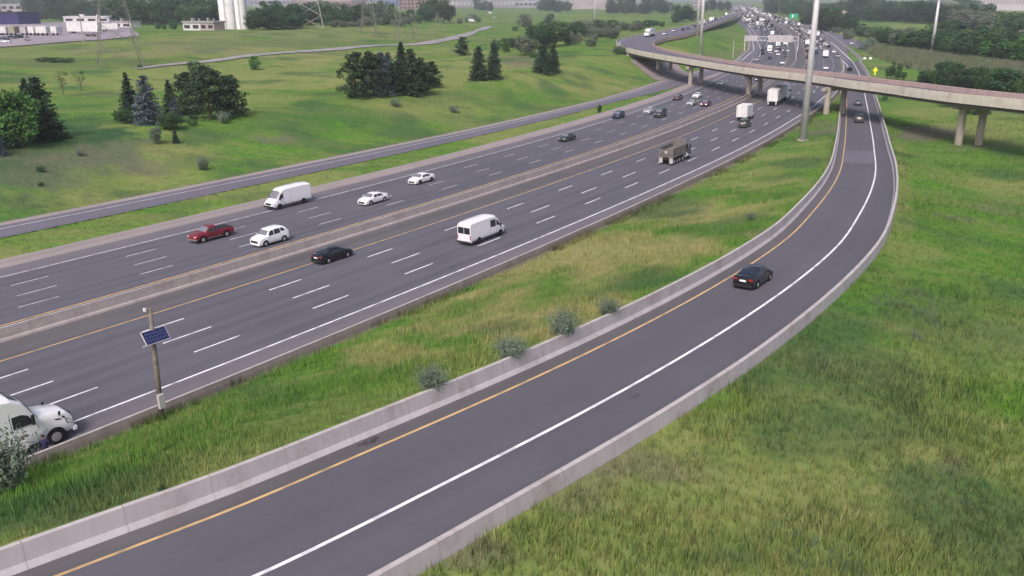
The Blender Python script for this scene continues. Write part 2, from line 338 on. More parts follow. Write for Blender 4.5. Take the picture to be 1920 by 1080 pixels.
def vnoise(x, y, sc):
    x = np.asarray(x)/sc; y = np.asarray(y)/sc; xi = np.floor(x).astype(int); yi = np.floor(y).astype(int); fx = sstep(x-xi); fy = sstep(y-yi)
    g = lambda i, j: _perm[i % 256, j % 256]
    return (g(xi, yi)*(1-fx)+g(xi+1, yi)*fx)*(1-fy)+(g(xi, yi+1)*(1-fx)+g(xi+1, yi+1)*fx)*fy
def fbm(x, y, sc, n=4): return sum(vnoise(x+17*k, y-9*k, sc/2**k)/2**k for k in range(n))/sum(1/2**k for k in range(n))
def height(pts, fine=True):
    pts = np.atleast_2d(pts); s, d, _ = proj(pts, C, NC, SCc); sr, dr, _ = proj(pts, RR, NR, SRr)
    y = pts[:, 1]; z = np.zeros(len(pts)); svf = SVF(s); svn = SVN(s); ert = ERT(s)
    hill = np.interp(s, [0, 220, 300, 700, 1100, 1800], [5, 5.3, 6.2, 6.2, 4, 2.5])
    e = d-svf; far = sstep((np.hypot(pts[:, 0], y)-450)/500)
    zl = hill*(.92*sstep(e/30)+.08*sstep((e-10)/40))*(1-.45*far)
    zl = zl+5.5*sstep((e-45)/200)*sstep((20-pts[:, 0])/140)*(1-.5*sstep((np.hypot(pts[:, 0], y)-700)/900))
    zl = zl+sstep(e/6)*(fbm(pts[:, 0], y, 40)-.5)*1.3
    z = np.where(e > 0, zl, z)
    zr_ = zr(y); top = zr_+.9
    a = np.clip(ert-.3-d, 0, None); b = np.clip(dr-1.95, 0, None)
    tt = a/np.maximum(a+b, .01); k = sstep((345-s)/30)
    zm = top*tt**.9*k+(fbm(pts[:, 0], y, 9)-.5)*.5*sstep(a/3)*sstep(b/3)
    ro = roff(sr); dm = np.clip(-dr+ro-.45, 0, None)
    flo = (fbm(pts[:, 0], y, 60)-.5)*1.2
    zrt = np.maximum(zr_-.02-dm*.19, flo*sstep(dm/15)-.0+.3*np.exp(-dm/8.))
    right = (d < ert)
    zz = np.where(dr > 0, zm, zrt)
    z = np.where(right, zz, z)
    # under paving
    hw = (d > ert-.25) & (d < svf+.1); z = np.where(hw, -.02, z)
    g1 = (d > 29.4) & (d < svn) ; z = np.where(g1, .07+.25*sstep((d-29.4)/2)*sstep((svn-d)/2), z)
    z = np.where((d > ert) & (d < 29.6), -.15, z); z = np.where((d > svn-.1) & (d < svf), -.15, z)
    ri = (dr < 1.85) & (dr > ro-.3) & (sr > 1) & (s < 455); z = np.where(ri, zr_-.3, z)
    # exit road on the far right
    z = np.where((s > 455) & (d < ert) & (d > -46), np.minimum(z, .0)-.1, z)
    return z
def G(px, py):
    """first hit of the image ray with the terrain"""
    r = ray(px, py); t0 = 25.; t1 = min(CH/max(-r[2], 1e-3)*1.05, 9000)
    for _ in range(3):
        t = np.geomspace(t0, t1, 120); q = np.stack([r[0]*t, r[1]*t], 1); f = CH+r[2]*t-height(q); i = np.argmax(f < 0)
        if f[i] >= 0: i = len(t)-1
        t0, t1 = t[max(i-1, 0)], t[i]
    p = np.array([r[0]*t1, r[1]*t1]); return np.array([p[0], p[1], float(height(p)[0])])

# ------------------------------------------------------------------ ground cover map: dry grass, weeds, bare soil
BL = []   # (x, y, rx, ry, ang, channel, strength)
def blob(px, py, wpx, hpx, ch, st):
    a = G(px-wpx/2, py); b = G(px+wpx/2, py); u = G(px, py-hpx/2); v = G(px, py+hpx/2); c_ = G(px, py)
    ex = (b-a)[:2]/2; ey = (u-v)[:2]/2; BL.append((c_[:2], np.linalg.inv(np.stack([ex, ey], 1)), ch, st))
for b_ in [(860, 580, 480, 110, 0, 1.), (1150, 480, 480, 80, 0, 1.), (1010, 530, 360, 110, 0, .9), (1290, 395, 300, 46, 0, .9), (1440, 300, 150, 40, 0, .5), (700, 660, 240, 60, 0, .8), (1400, 330, 200, 40, 0, .6),
           (1250, 385, 160, 46, 1, .7), (500, 740, 150, 60, 1, .35), (1480, 500, 60, 60, 0, 0.),
           (1300, 880, 280, 50, 2, .3), (1100, 925, 200, 90, 2, .35), (900, 1040, 240, 70, 2, .5), (1500, 990, 300, 120, 0, .3), (1800, 1040, 300, 120, 0, .35), (1750, 960, 160, 120, 1, .35), (1340, 830, 140, 70, 0, .5), (1240, 900, 160, 60, 0, .45), (1480, 820, 200, 110, 1, .45), (1330, 1050, 200, 60, 1, .4), (1560, 690, 300, 120, 1, .6), (1780, 880, 90, 60, 2, .35), (1150, 870, 330, 60, 2, .5),
           (1620, 760, 300, 200, 1, .45), (1850, 640, 200, 90, 1, .4), (1700, 580, 260, 90, 1, .35), (1900, 400, 140, 60, 2, .35), (1880, 560, 150, 100, 1, .2), (1700, 470, 130, 40, 0, .35), (1690, 360, 40, 220, 0, .4),
           (1730, 250, 130, 22, 2, .95), (1700, 262, 90, 16, 2, .6), (1840, 275, 150, 16, 2, .45), (1740, 205, 130, 34, 0, .45),
           (230, 300, 330, 60, 2, .6), (100, 330, 220, 60, 2, .4), (300, 275, 220, 30, 2, .45), (90, 240, 260, 60, 1, .8), (30, 300, 240, 90, 1, .9), (500, 262, 160, 26, 2, .55), (150, 262, 320, 60, 1, .9), (380, 300, 240, 50, 1, .6), (600, 275, 500, 36, 1, .5), (250, 375, 500, 24, 0, .45), (600, 310, 300, 16, 0, .45), (560, 240, 260, 30, 1, .4), (900, 225, 200, 30, 1, .5), (1000, 205, 250, 20, 1, .4), (470, 185, 260, 30, 0, .45), (560, 215, 200, 20, 1, .3), (850, 185, 160, 30, 1, .4),
           (300, 150, 700, 50, 0, .55), (560, 150, 500, 40, 0, .6), (900, 130, 500, 50, 0, .6), (1130, 130, 200, 40, 0, .45), (840, 150, 60, 40, 0, .5), (980, 115, 90, 22, 2, .5), (600, 110, 600, 34, 0, .7), (200, 92, 600, 26, 2, .3), (640, 66, 500, 26, 2, .25), (500, 80, 500, 16, 1, .5), (150, 118, 500, 20, 1, .5), (1120, 60, 300, 16, 2, .2), (1700, 60, 200, 14, 0, .4), (1000, 180, 300, 40, 1, .1), (1190, 100, 120, 30, 0, .35),
           (400, 85, 400, 40, 0, .7), (200, 100, 500, 60, 0, .5), (640, 60, 500, 30, 0, .5), (700, 215, 400, 50, 1, .45), (1060, 215, 260, 20, 0, .4),
           (1340, 105, 100, 24, 2, .45), (1386, 100, 40, 20, 2, .6), (1700, 85, 200, 20, 0, .3), (1560, 240, 80, 20, 2, .6), (1530, 232, 60, 14, 2, .5), (1530, 270, 90, 30, 0, .3)]:
    blob(*b_)
def cover(pts):
    x, y = pts[:, 0], pts[:, 1]; o = np.zeros((len(pts), 4), np.float32); o[:, 3] = 1
    n1 = fbm(x, y, 14); n2 = fbm(x+50, y, 5); n3 = fbm(x, y+70, 3.5, 3)
    for c_, inv, ch, st in BL:
        q = (pts[:, :2]-c_)@inv.T; r2 = (q**2).sum(1)+(n1-.5)*3+(n3-.5)*3; o[:, ch] = np.maximum(o[:, ch], st*np.clip((1.35-r2)*.8, 0, 1)*np.clip(.55+n2, 0, 1.1))
    o[:, 0] = np.maximum(o[:, 0], np.clip((fbm(x, y, 25)-.5)*3, 0, .5)); o[:, 1] = np.maximum(o[:, 1], np.clip((fbm(x+99, y, 11)-.56)*4, 0, .6))
    s, d, _ = proj(pts[:, :2], C, NC, SCc); o[:, 2] = np.maximum(o[:, 2], ((d < ERT(s)) & (d > ERT(s)-1.6))*.8*(s < 340))
    o[:, 2] = np.maximum(o[:, 2], ((d > SVF(s)) & (d < SVF(s)+.8))*.6)
    return np.clip(o, 0, 1)
def set_cover(o, pts, extra=None):
    a = o.data.attributes.new('cover', 'FLOAT_COLOR', 'POINT'); a.data.foreach_set('color', cover(pts).ravel())

# ------------------------------------------------------------------ ground: one sheet, finer near the camera
rs = [12.]
while rs[-1] < 9000: rs.append(rs[-1]*(1.0085 if rs[-1] < 420 else 1.022))
rs = np.array(rs); an = np.radians(np.concatenate([np.arange(-62, -42, 1.), np.arange(-42, 46, .25), np.arange(46, 63, 1.)]))
A_, B_ = np.meshgrid(an, rs, indexing='xy'); gx = (np.sin(A_)*B_).ravel(); gy = (np.cos(A_)*B_).ravel(); gp = np.stack([gx, gy], 1)
gz = height(gp); nA, nB = len(an), len(rs); idx = np.arange(nA*nB).reshape(nB, nA)
F = np.stack([idx[:-1, :-1], idx[:-1, 1:], idx[1:, 1:], idx[1:, :-1]], -1).reshape(-1, 4)[:, ::-1]
g = mesh_np('ground', np.c_[gp, gz], F, M['grass'], smooth=True); tag(g, kind='structure'); set_cover(g, np.c_[gp, gz])

# ------------------------------------------------------------------ pavement ribbons
def ribbon(name, f, s0, s1, da, db, z, m, step=3., kind='structure', n=2, parent=None, thick=None):
    ss = np.arange(s0, s1+.01, step) if s1-s0 > step else np.array([s0, s1]); ss[-1] = s1
    fa = da if callable(da) else (lambda s: da+0*s); fb = db if callable(db) else (lambda s: db+0*s)
    V = []; UV = []
    for k in range(n):
        u = k/(n-1); d = fa(ss)*(1-u)+fb(ss)*u; V.append(f(ss, d, z)); UV.append(np.stack([ss, d], 1))
    m_ = len(ss); V = np.stack(V, 1).reshape(-1, 3); UV = np.stack(UV, 1).reshape(-1, 2); ix = np.arange(m_*n).reshape(m_, n)
    Fq = np.stack([ix[:-1, :-1], ix[:-1, 1:], ix[1:, 1:], ix[1:, :-1]], -1).reshape(-1, 4)
    if (fa(ss)-fb(ss)).mean() > 0: Fq = Fq[:, ::-1]
    Fq = Fq[:, ::-1]
    o = mesh_np(name, V, Fq, m, parent, uv=UV)
    if kind: tag(o, kind=kind)
    return o
S0, S9 = -60, 3600
ribbon('highway_road', at_c, S0, S9, -.2, -14.9, .05, M['asphalt'])
ribbon('highway_shoulder', at_c, S0, S9, 4.0, -.2, .05, M['shoulder_in'])
ribbon('highway_shoulder', at_c, S0, S9, -14.9, ERT, .05, M['shoulder'])
ribbon('highway_road', at_c, S0, S9, 22.9, 8.2, .05, M['asphalt'])
ribbon('highway_shoulder', at_c, S0, S9, 8.2, 4.3, .05, M['shoulder_in'])
ribbon('highway_shoulder', at_c, S0, 470, 26., 22.9, .05, M['shoulder'])
ribbon('gravel_verge', at_c, S0, 400, lambda s: np.minimum(29.6, SVN(s)), 26., .05, M['gravel'])
ribbon('highway_road', at_c, 470, S9, lambda s: SVF(s)-1, 22.9, .05, M['asphalt_far'])
ribbon('service_road', at_c, S0, 470, lambda s: SVF(s)-1.6, SVN, .054, M['asphalt_far'])
ribbon('gravel_verge', at_c, S0, 700, SVF, lambda s: SVF(s)-1.6 if np.max(s) < 470 else SVF(s)-1.6*(s < 470)-1.0*(s >= 470), .056, M['gravel'])
ribbon('ramp_road', at_r, 0, SRr[-1], 0, lambda s: roff(s)-.3, .056, M['asphalt_ramp'])
ribbon('ramp_shoulder', at_r, 0, SRr[-1], 1.5, 0, .056, M['shoulder_in'])
# darker and paler repairs on the ramp
ribbon('asphalt_patch', at_r, 188, 203, -.25, -4.6, .062, M['asphalt_far'])

M['stain'] = mat('dark_road_stain', (.05, .042, .052), .8, noise=((.085, .08, .1), 3, 6, .45, .6))
for px_, py_, wx_, wy_ in ((690, 831, .75, .3), (1190, 741, .4, .18)):
    g_ = PR(px_, py_); s1_, d1_, _ = proj(g_, RR, NR, SRr); n_ = 14; rr_ = 1+.35*rng.normal(size=n_); pts_ = [at_r(float(s1_[0])+math.cos(2*math.pi*i/n_)*wx_*max(.4, rr_[i]), float(d1_[0])+math.sin(2*math.pi*i/n_)*wy_*max(.4, rr_[i]), .06) for i in range(n_)]
    o = mesh_np('road_stain', pts_, [tuple(range(n_))], M['stain']); tag(o, kind='structure')
# markings (sheets a few mm above the asphalt)
marks = {'w': ([], []), 'b': ([], []), 'y': ([], [])}
def stripe(key, f, s0, s1, d, wd, z, step=3.):
    V, Fl = marks[key]; ss = np.arange(s0, s1, step); ss = np.r_[ss, s1]; dd = d(ss) if callable(d) else d+0*ss; b = sum(len(v) for v in V)
    a = f(ss, dd+wd/2, z); c_ = f(ss, dd-wd/2, z); V.append(np.stack([a, c_], 1).reshape(-1, 3)); ix = np.arange(len(ss)*2).reshape(-1, 2)+b
    Fl.append(np.stack([ix[:-1, 0], ix[:-1, 1], ix[1:, 1], ix[1:, 0]], -1))
ZM = .0585
stripe('y', at_c, S0, 1500, 0, .16, ZM); stripe('y', at_c, S0, 1500, 8.15, .22, ZM)
stripe('b', at_c, S0, 470, -14.8, .2, ZM); stripe('w', at_c, S0, 470, 22.8, .19, ZM)
for s1, s2, q in ((470, 520, (20.8, 21.3)), (520, 603, (21.3, 25.5)), (603, 900, (25.5, 33.8))): stripe('w', at_c, s1, s2, lambda s, q=q, s1=s1, s2=s2: np.interp(s, [s1, s2], q), .3, ZM+.006)
for s1, s2, q in ((449, 529, (27.2, 25.6)), (529, 590, (25.6, 28)), (590, 870, (28, 36.7))): stripe('b', at_c, s1, s2, lambda s, q=q, s1=s1, s2=s2: np.interp(s, [s1, s2], q), .3, ZM+.006)
stripe('w', at_c, S0, 449, lambda s: np.interp(s, [0, 105, 137, 329, 449], [43.9, 43.6, 42.8, 37.4, 27.2]), .2, ZM+.004)
def dashes(key, start, cyc, ln, d, upto=420, wd=.15):
    k0 = -int((start-S0)/cyc)
    for k in range(k0, 400):
        s = start+k*cyc
        if s > upto: break
        stripe(key, at_c, s, s+ln, d, wd, ZM, 2.)
dashes('b', 95.36, 13.45, 4.0, -3.35, 520, .17); dashes('b', 108.5, 13.55, 4.6, -7.1, 520, .17); dashes('b', 95.32, 12.34, 4.4, -10.85, 520, .18)
dashes('w', 92.12, 12.42, 3.8, 11.85, 520, .15); dashes('w', 93.6, 12.42, 3.9, 15.35, 520, .14); dashes('w', 94.8, 12.5, 3.8, 19.1, 520, .14)
stripe('y', at_r, 0, SRr[-1], 0, .17, .062, 1.5)
stripe('b', at_r, 0, SRr[-1], -4.85, .2, .062, 1.5)
stripe('b', at_c, 452, 620, lambda s: np.interp(s, [452, 522, 614], [-18.8, -17.6, -17.]), .35, .062)
stripe('b', at_c, 405, 455, lambda s: np.interp(s, [405, 455], [-16.8, -15.]), .3, .062)
for k, m_ in (('w', 'paint_white'), ('b', 'paint_bright'), ('y', 'paint_yellow')):
    V, Fl = marks[k]; o = mesh_np('lane_markings', np.vstack(V), np.vstack(Fl), M[m_]); tag(o, kind='structure')

# ------------------------------------------------------------------ barriers: swept profiles
def sweep(name, f, s0, s1, prof, mats, step=2.5, parent=None, off=None, cap=True, midx=None):
    """prof: list of (d, z) going round; off(s) shifts d"""
    ss = np.arange(s0, s1, step); ss = np.r_[ss, s1]; n = len(prof); V = []; UV = []; q = 0; pl = [0]
    for i in range(1, n): q += math.hypot(prof[i][0]-prof[i-1][0], prof[i][1]-prof[i-1][1]); pl.append(q)
    for j, (d, z) in enumerate(prof):
        dd = d+(off(ss) if off else 0*ss); V.append(f(ss, dd, z)); UV.append(np.stack([ss, np.full(len(ss), pl[j])], 1))
    m_ = len(ss); V = np.stack(V, 1).reshape(-1, 3); UV = np.stack(UV, 1).reshape(-1, 2); ix = np.arange(m_*n).reshape(m_, n)
    Fq = np.stack([ix[:-1, :-1], ix[1:, :-1], ix[1:, 1:], ix[:-1, 1:]], -1).reshape(-1, 4); Fl = [tuple(map(int, r)) for r in Fq]
    mi = list(np.tile(midx, m_-1)) if midx else [0]*len(Fl)
    if cap: Fl += [tuple(range(n)), tuple(int(v) for v in reversed(ix[-1]))]; mi += [0, 0]
    return mesh_np(name, V, Fl, mats, parent, uv=UV, midx=mi)
# jersey profile: road side at +, from the road base up over the top and down
o = sweep('concrete_barrier', at_r, 0, 312, [(1.08, -.1), (1.12, .08), (1.32, .3), (1.4, 1.08), (1.64, 1.08), (1.72, .2), (1.75, -.5)], [M['conc_ramp'], M['conc_top']], midx=[0, 0, 0, 1, 0, 0])
tag(o, 'pale concrete barrier along the left edge of the exit ramp, grass level with its top', 'barrier')
o = sweep('concrete_barrier', at_r, 0, SRr[-1], [(.12, -.1), (.08, .1), (-.1, .3), (-.16, 1.07), (-.42, 1.07), (-.5, .3), (-.56, -1.2)], [M['conc_ramp'], M['conc_top']], off=roff, midx=[0, 0, 0, 1, 0, 0])
tag(o, 'pale concrete barrier along the right outer edge of the curving exit ramp', 'barrier')
o = sweep('concrete_barrier', at_c, 452, 1300, [(.12, 0), (-.1, .3), (-.16, 1.0), (-.42, 1.0), (-.5, .3), (-.56, -.4)], [M['conc_ramp'], M['conc_top']], off=lambda s: np.interp(s, [452, 573, 1300], [-22.6, -21.9, -20.5]), step=10, midx=[0, 0, 1, 0, 0])
tag(o, 'distant concrete barrier between the congested highway and the exit road beyond the overpass', 'barrier')
o = sweep('median_wall', at_c, S0, 2600, [(3.98, .04), (4.02, .22), (4.14, .36), (4.2, 1.22), (4.4, 1.22), (4.5, .3), (4.7, .04)], [M['conc_median'], M['conc_top']], midx=[0, 0, 0, 1, 0, 0])
tag(o, 'brownish concrete median wall dividing the two directions of the highway', 'barrier')
o = sweep('roadside_barrier', at_c, S0, 345, [(.1, 0), (.05, .72), (-.2, .75), (-.3, .4), (-.4, -.3)], [M['conc_curb'], M['conc_top']], off=ERT, midx=[0, 1, 0, 0])
tag(o, 'low dirty concrete barrier along the highway shoulder beside the grass', 'barrier')

# ------------------------------------------------------------------ overpass
ZT = lambda px: float(np.interp(px, [1100, 1173, 1291, 1400, 1545, 1790, 1920], [8.3, 8.3, 8.3, 8.5, 9.1, 9.8, 10.2]))
near_px = [(1920, 186.6), (1790, 174), (1733, 167.5), (1645, 156), (1600, 151), (1539, 142), (1405, 127), (1310, 113), (1240, 102), (1173, 88.5)]
out_px = [(1156, 78), (1161, 71), (1211, 61), (1264, 51), (1335, 35), (1379, 23), (1391, 19)]
in_px = [(1225, 80), (1246, 71), (1285, 64), (1326, 50), (1384, 27), (1393, 21)]
no = [np.r_[P(a, b, ZT(a)), ZT(a)-1.0] for a, b in near_px]; d0 = no[0]-no[1]; no = [no[0]+d0/np.linalg.norm(d0[:2])*60, no[0]+d0/np.linalg.norm(d0[:2])*25]+no
oo = [np.r_[P(a, b, 8.2), 7.2] for a, b in out_px]
outer = smooth(np.array(no+oo), 4)
No = nrm(outer)  # left normal when walking away: outer side is the left
# deck inner edge: 9.3 m to the right, until the bend, then the surveyed inner edge
ins = [np.r_[P(a, b, 8.2), 7.2] for a, b in in_px]
L1 = []
for p_ in no[:-1]:
    i = np.argmin(np.hypot(*(outer[:, :2]-p_[:2]).T)); L1.append(np.r_[outer[i, :2]-No[i]*9.0, p_[2]])
inner = smooth(np.array(L1[:-1]+ins), 4)
def resamp(c_, n):
    S = arcl(c_); t = np.linspace(0, S[-1], n); return np.stack([np.interp(t, S, c_[:, k]) for k in range(3)], 1)
def quadstrip(name, A, B, m, parent=None):
    n = len(A); V = np.stack([A, B], 1).reshape(-1, 3); ix = np.arange(2*n).reshape(n, 2); S = arcl(A); W_ = np.linalg.norm(A-B, axis=1)
    uv = np.stack([np.stack([S, 0*S], 1), np.stack([S, W_], 1)], 1).reshape(-1, 2)
    return mesh_np(name, V, np.stack([ix[:-1, 0], ix[:-1, 1], ix[1:, 1], ix[1:, 0]], -1), m, parent, uv=uv)
def poly_sweep(name, cv, prof, mats, parent=None, midx=None):
    N = nrm(cv); S = arcl(cv); n = len(prof); V = []; UV = []; q = 0
    for j, (d, z) in enumerate(prof):
        if j: q += math.hypot(d-prof[j-1][0], z-prof[j-1][1])
        V.append(np.c_[cv[:, :2]+N*d, cv[:, 2]+z]); UV.append(np.stack([S, 0*S+q], 1))
    m_ = len(cv); V = np.stack(V, 1).reshape(-1, 3); UV = np.stack(UV, 1).reshape(-1, 2); ix = np.arange(m_*n).reshape(m_, n)
    Fl = [tuple(map(int, r)) for r in np.stack([ix[:-1, :-1], ix[1:, :-1], ix[1:, 1:], ix[:-1, 1:]], -1).reshape(-1, 4)]; mi = list(np.tile(midx or [0]*(n-1), m_-1))
    Fl += [tuple(range(n)), tuple(int(v) for v in reversed(ix[-1]))]; mi += [0, 0]
    return mesh_np(name, V, Fl, mats, parent, uv=UV, midx=mi)
def upto(cv, xy): i = np.argmin(np.hypot(*(cv[:, :2]-np.array(xy)[:2]).T)); return i
pb = (83.6, 160.7)
ov = empty('overpass', (73, 200, 0), 0, 'long curved concrete flyover ramp crossing above the highway on round piers', 'bridge')
Ag, Bg = resamp(outer, 160), resamp(inner, 160)
OFS = np.array([73, 200, 0])
def sh(a): return a-OFS
iend = upto(outer, no[-1]); jend = upto(inner, ins[1])
quadstrip('road_surface', sh(Bg), sh(Ag), M['asphalt_far'], ov)
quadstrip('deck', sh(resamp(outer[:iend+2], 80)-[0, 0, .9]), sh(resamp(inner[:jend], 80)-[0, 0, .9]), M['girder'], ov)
poly_sweep('parapet', sh(outer[:iend+14]), [(-.35, .02), (-.3, .95), (.0, 1.0), (.08, .2), (.12, -.75)], [M['conc_bridge'], M['conc_top']], ov, [0, 1, 0, 0])
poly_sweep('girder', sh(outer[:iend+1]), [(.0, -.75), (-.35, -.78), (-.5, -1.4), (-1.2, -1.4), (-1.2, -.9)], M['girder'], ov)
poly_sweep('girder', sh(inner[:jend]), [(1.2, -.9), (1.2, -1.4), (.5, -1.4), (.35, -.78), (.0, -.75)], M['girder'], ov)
poly_sweep('parapet', sh(inner), [(.35, .02), (.3, .95), (.0, 1.0), (-.08, .2), (-.12, -.75)], [M['conc_pink'], M['conc_pink']], ov, [0, 1, 0, 0])
poly_sweep('guard_rail', sh(outer[iend+14:]), [(-.1, .3), (-.1, .8), (.05, .8), (.05, .3)], M['conc_bridge'], ov)
for wl in (outer, inner):     # painted edge lines on the deck
    pass
el_ = resamp(outer, 160); eN = nrm(el_); A2 = np.c_[el_[:, :2]-eN*1.3, el_[:, 2]+.012]; B2 = np.c_[el_[:, :2]-eN*1.55, el_[:, 2]+.012]
quadstrip('edge_line', sh(B2), sh(A2), M['paint_white'], ov)
# the inner parapet of the bridge is tinted pink, so is the deck shoulder next to it
for (bx, by), (cx, cy), zt in (((1790, 272), (1828, 272), 7.6), ((1545, 220), (1575, 217), 6.9), ((1400, 183), (1421, 179), 6.3), ((1291, 160), (1311, 157), 6.1), ((1231, 127), (1254, 128), 6.0)):
    hgt = 0. if bx > 1240 else 3.0
    for px_, py_ in ((bx, by), (cx, cy)):
        q = P(px_+ (6 if bx > 1700 else 3), py_, hgt); i = np.argmin(np.hypot(*(outer[:, :2]-q).T))
        m_ = MB().tube((q[0]-73, q[1]-200, hgt-.5), (q[0]-73, q[1]-200, outer[i, 2]-1.3), .68, .68, 16)
        m_.build('pier', M['conc_pier'], ov, smooth=False)
    if bx < 1240: continue
    q1 = P(bx, by, hgt); q2 = P(cx, cy, hgt); dq = (q2-q1)/np.hypot(*(q2-q1)); a_ = q1-dq*1.2-OFS[:2]; b_ = q2+dq*1.2-OFS[:2]; nq = np.array([-dq[1], dq[0]])*.6
    zc = outer[i, 2]-1.42; V = [(*(a_-nq), zc-.7), (*(b_-nq), zc-.7), (*(b_+nq), zc-.7), (*(a_+nq), zc-.7), (*(a_-nq), zc), (*(b_-nq), zc), (*(b_+nq), zc), (*(a_+nq), zc)]
    mesh_np('pier_cap', V, [(0, 3, 2, 1), (4, 5, 6, 7), (0, 1, 5, 4), (1, 2, 6, 5), (2, 3, 7, 6), (3, 0, 4, 7)], M['conc_pier'], ov)
# abutment and concrete slope paving under the left end
qa = [G(*p) for p in ((1180, 112), (1236, 152), (1292, 138), (1268, 118))]
grid = []
for i in range(9):
    for j in range(9):
        u, v = i/8, j/8; p_ = (1-u)*(1-v)*qa[0]+u*(1-v)*qa[1]+u*v*qa[2]+(1-u)*v*qa[3]; grid.append((p_[0], p_[1], float(height(p_[:2])[0])+.12))
ix = np.arange(81).reshape(9, 9); o = mesh_np('slope_paving', grid, np.stack([ix[:-1, :-1], ix[1:, :-1], ix[1:, 1:], ix[:-1, 1:]], -1).reshape(-1, 4), M['conc_slope']); tag(o, kind='structure')
aw = no[-1]; m_ = MB(); hdg = outer[iend]-outer[iend-3]; a0 = math.atan2(hdg[1], hdg[0])
ab = MB().box(-.6, 1.2, -11, .05, -5.5, -.95).build('abutment', M['conc_bridge'], ov); ab.location = outer[iend-1]-OFS; ab.rotation_euler = (0, 0, a0)

# exit road on the far right behind the highway
up = [(1440, 24), (1468, 34), (1527, 51), (1592, 72.6), (1618, 80), (1665, 92)]; lo = [(1442, 28), (1472, 42), (1530, 65), (1565, 76), (1601, 88), (1650, 102)]
Au = resamp(np.array([np.r_[P(a, b, .1), .1] for a, b in up]), 40); Bu = resamp(np.array([np.r_[P(a, b, .1), .1] for a, b in lo]), 40)
o = quadstrip('exit_road', Au, Bu, M['asphalt_far']); tag(o, kind='structure')
o = poly_sweep('guard_rail', Au+[0, 0, 0], [(0, 0), (0, .9), (.25, .9), (.25, 0)], M['conc_top']); tag(o, 'pale low barrier along the back of the distant exit road', 'barrier')

# far gravel path and creek edge on the left field
pth = [(255, 130), (300, 124), (380, 117), (470, 105), (560, 98), (640, 92), (710, 86), (770, 84.5), (820, 78), (860, 69), (920, 50)]
cv = smooth(np.array([G(*p)[:2] for p in pth]), 4); N_ = nrm(cv); wd = np.interp(np.arange(len(cv)), [0, len(cv)*.2, len(cv)*.55, len(cv)*.66, len(cv)*.75, len(cv)], [1.5, 3.5, 4, 1.5, 3.2, 3.2])[:, None]
Aa = cv+N_*wd; Bb = cv-N_*wd; Aa = np.c_[Aa, height(Aa)+.25]; Bb = np.c_[Bb, height(Bb)+.25]
o = quadstrip('gravel_path', Bb, Aa, M['path']); tag(o, kind='structure')
# industrial yard
yd = np.array([G(*p) for p in ((-40, 92), (50, 86), (120, 80), (200, 75), (262, 68))]); yb = np.array([G(*p) for p in ((-60, 42), (20, 44), (120, 42), (215, 40), (232, 40))])
ya, yb_ = resamp(yd, 24), resamp(yb, 24); yg = []
for i in range(24):
    for j in range(16): q = ya[i]*(1-j/15)+yb_[i]*(j/15); yg.append((q[0], q[1], float(height(q[:2])[0])+.3))
ix = np.arange(24*16).reshape(24, 16); o = mesh_np('yard', yg, np.stack([ix[:-1, :-1], ix[1:, :-1], ix[1:, 1:], ix[:-1, 1:]], -1).reshape(-1, 4), M['lot']); tag(o, kind='structure')

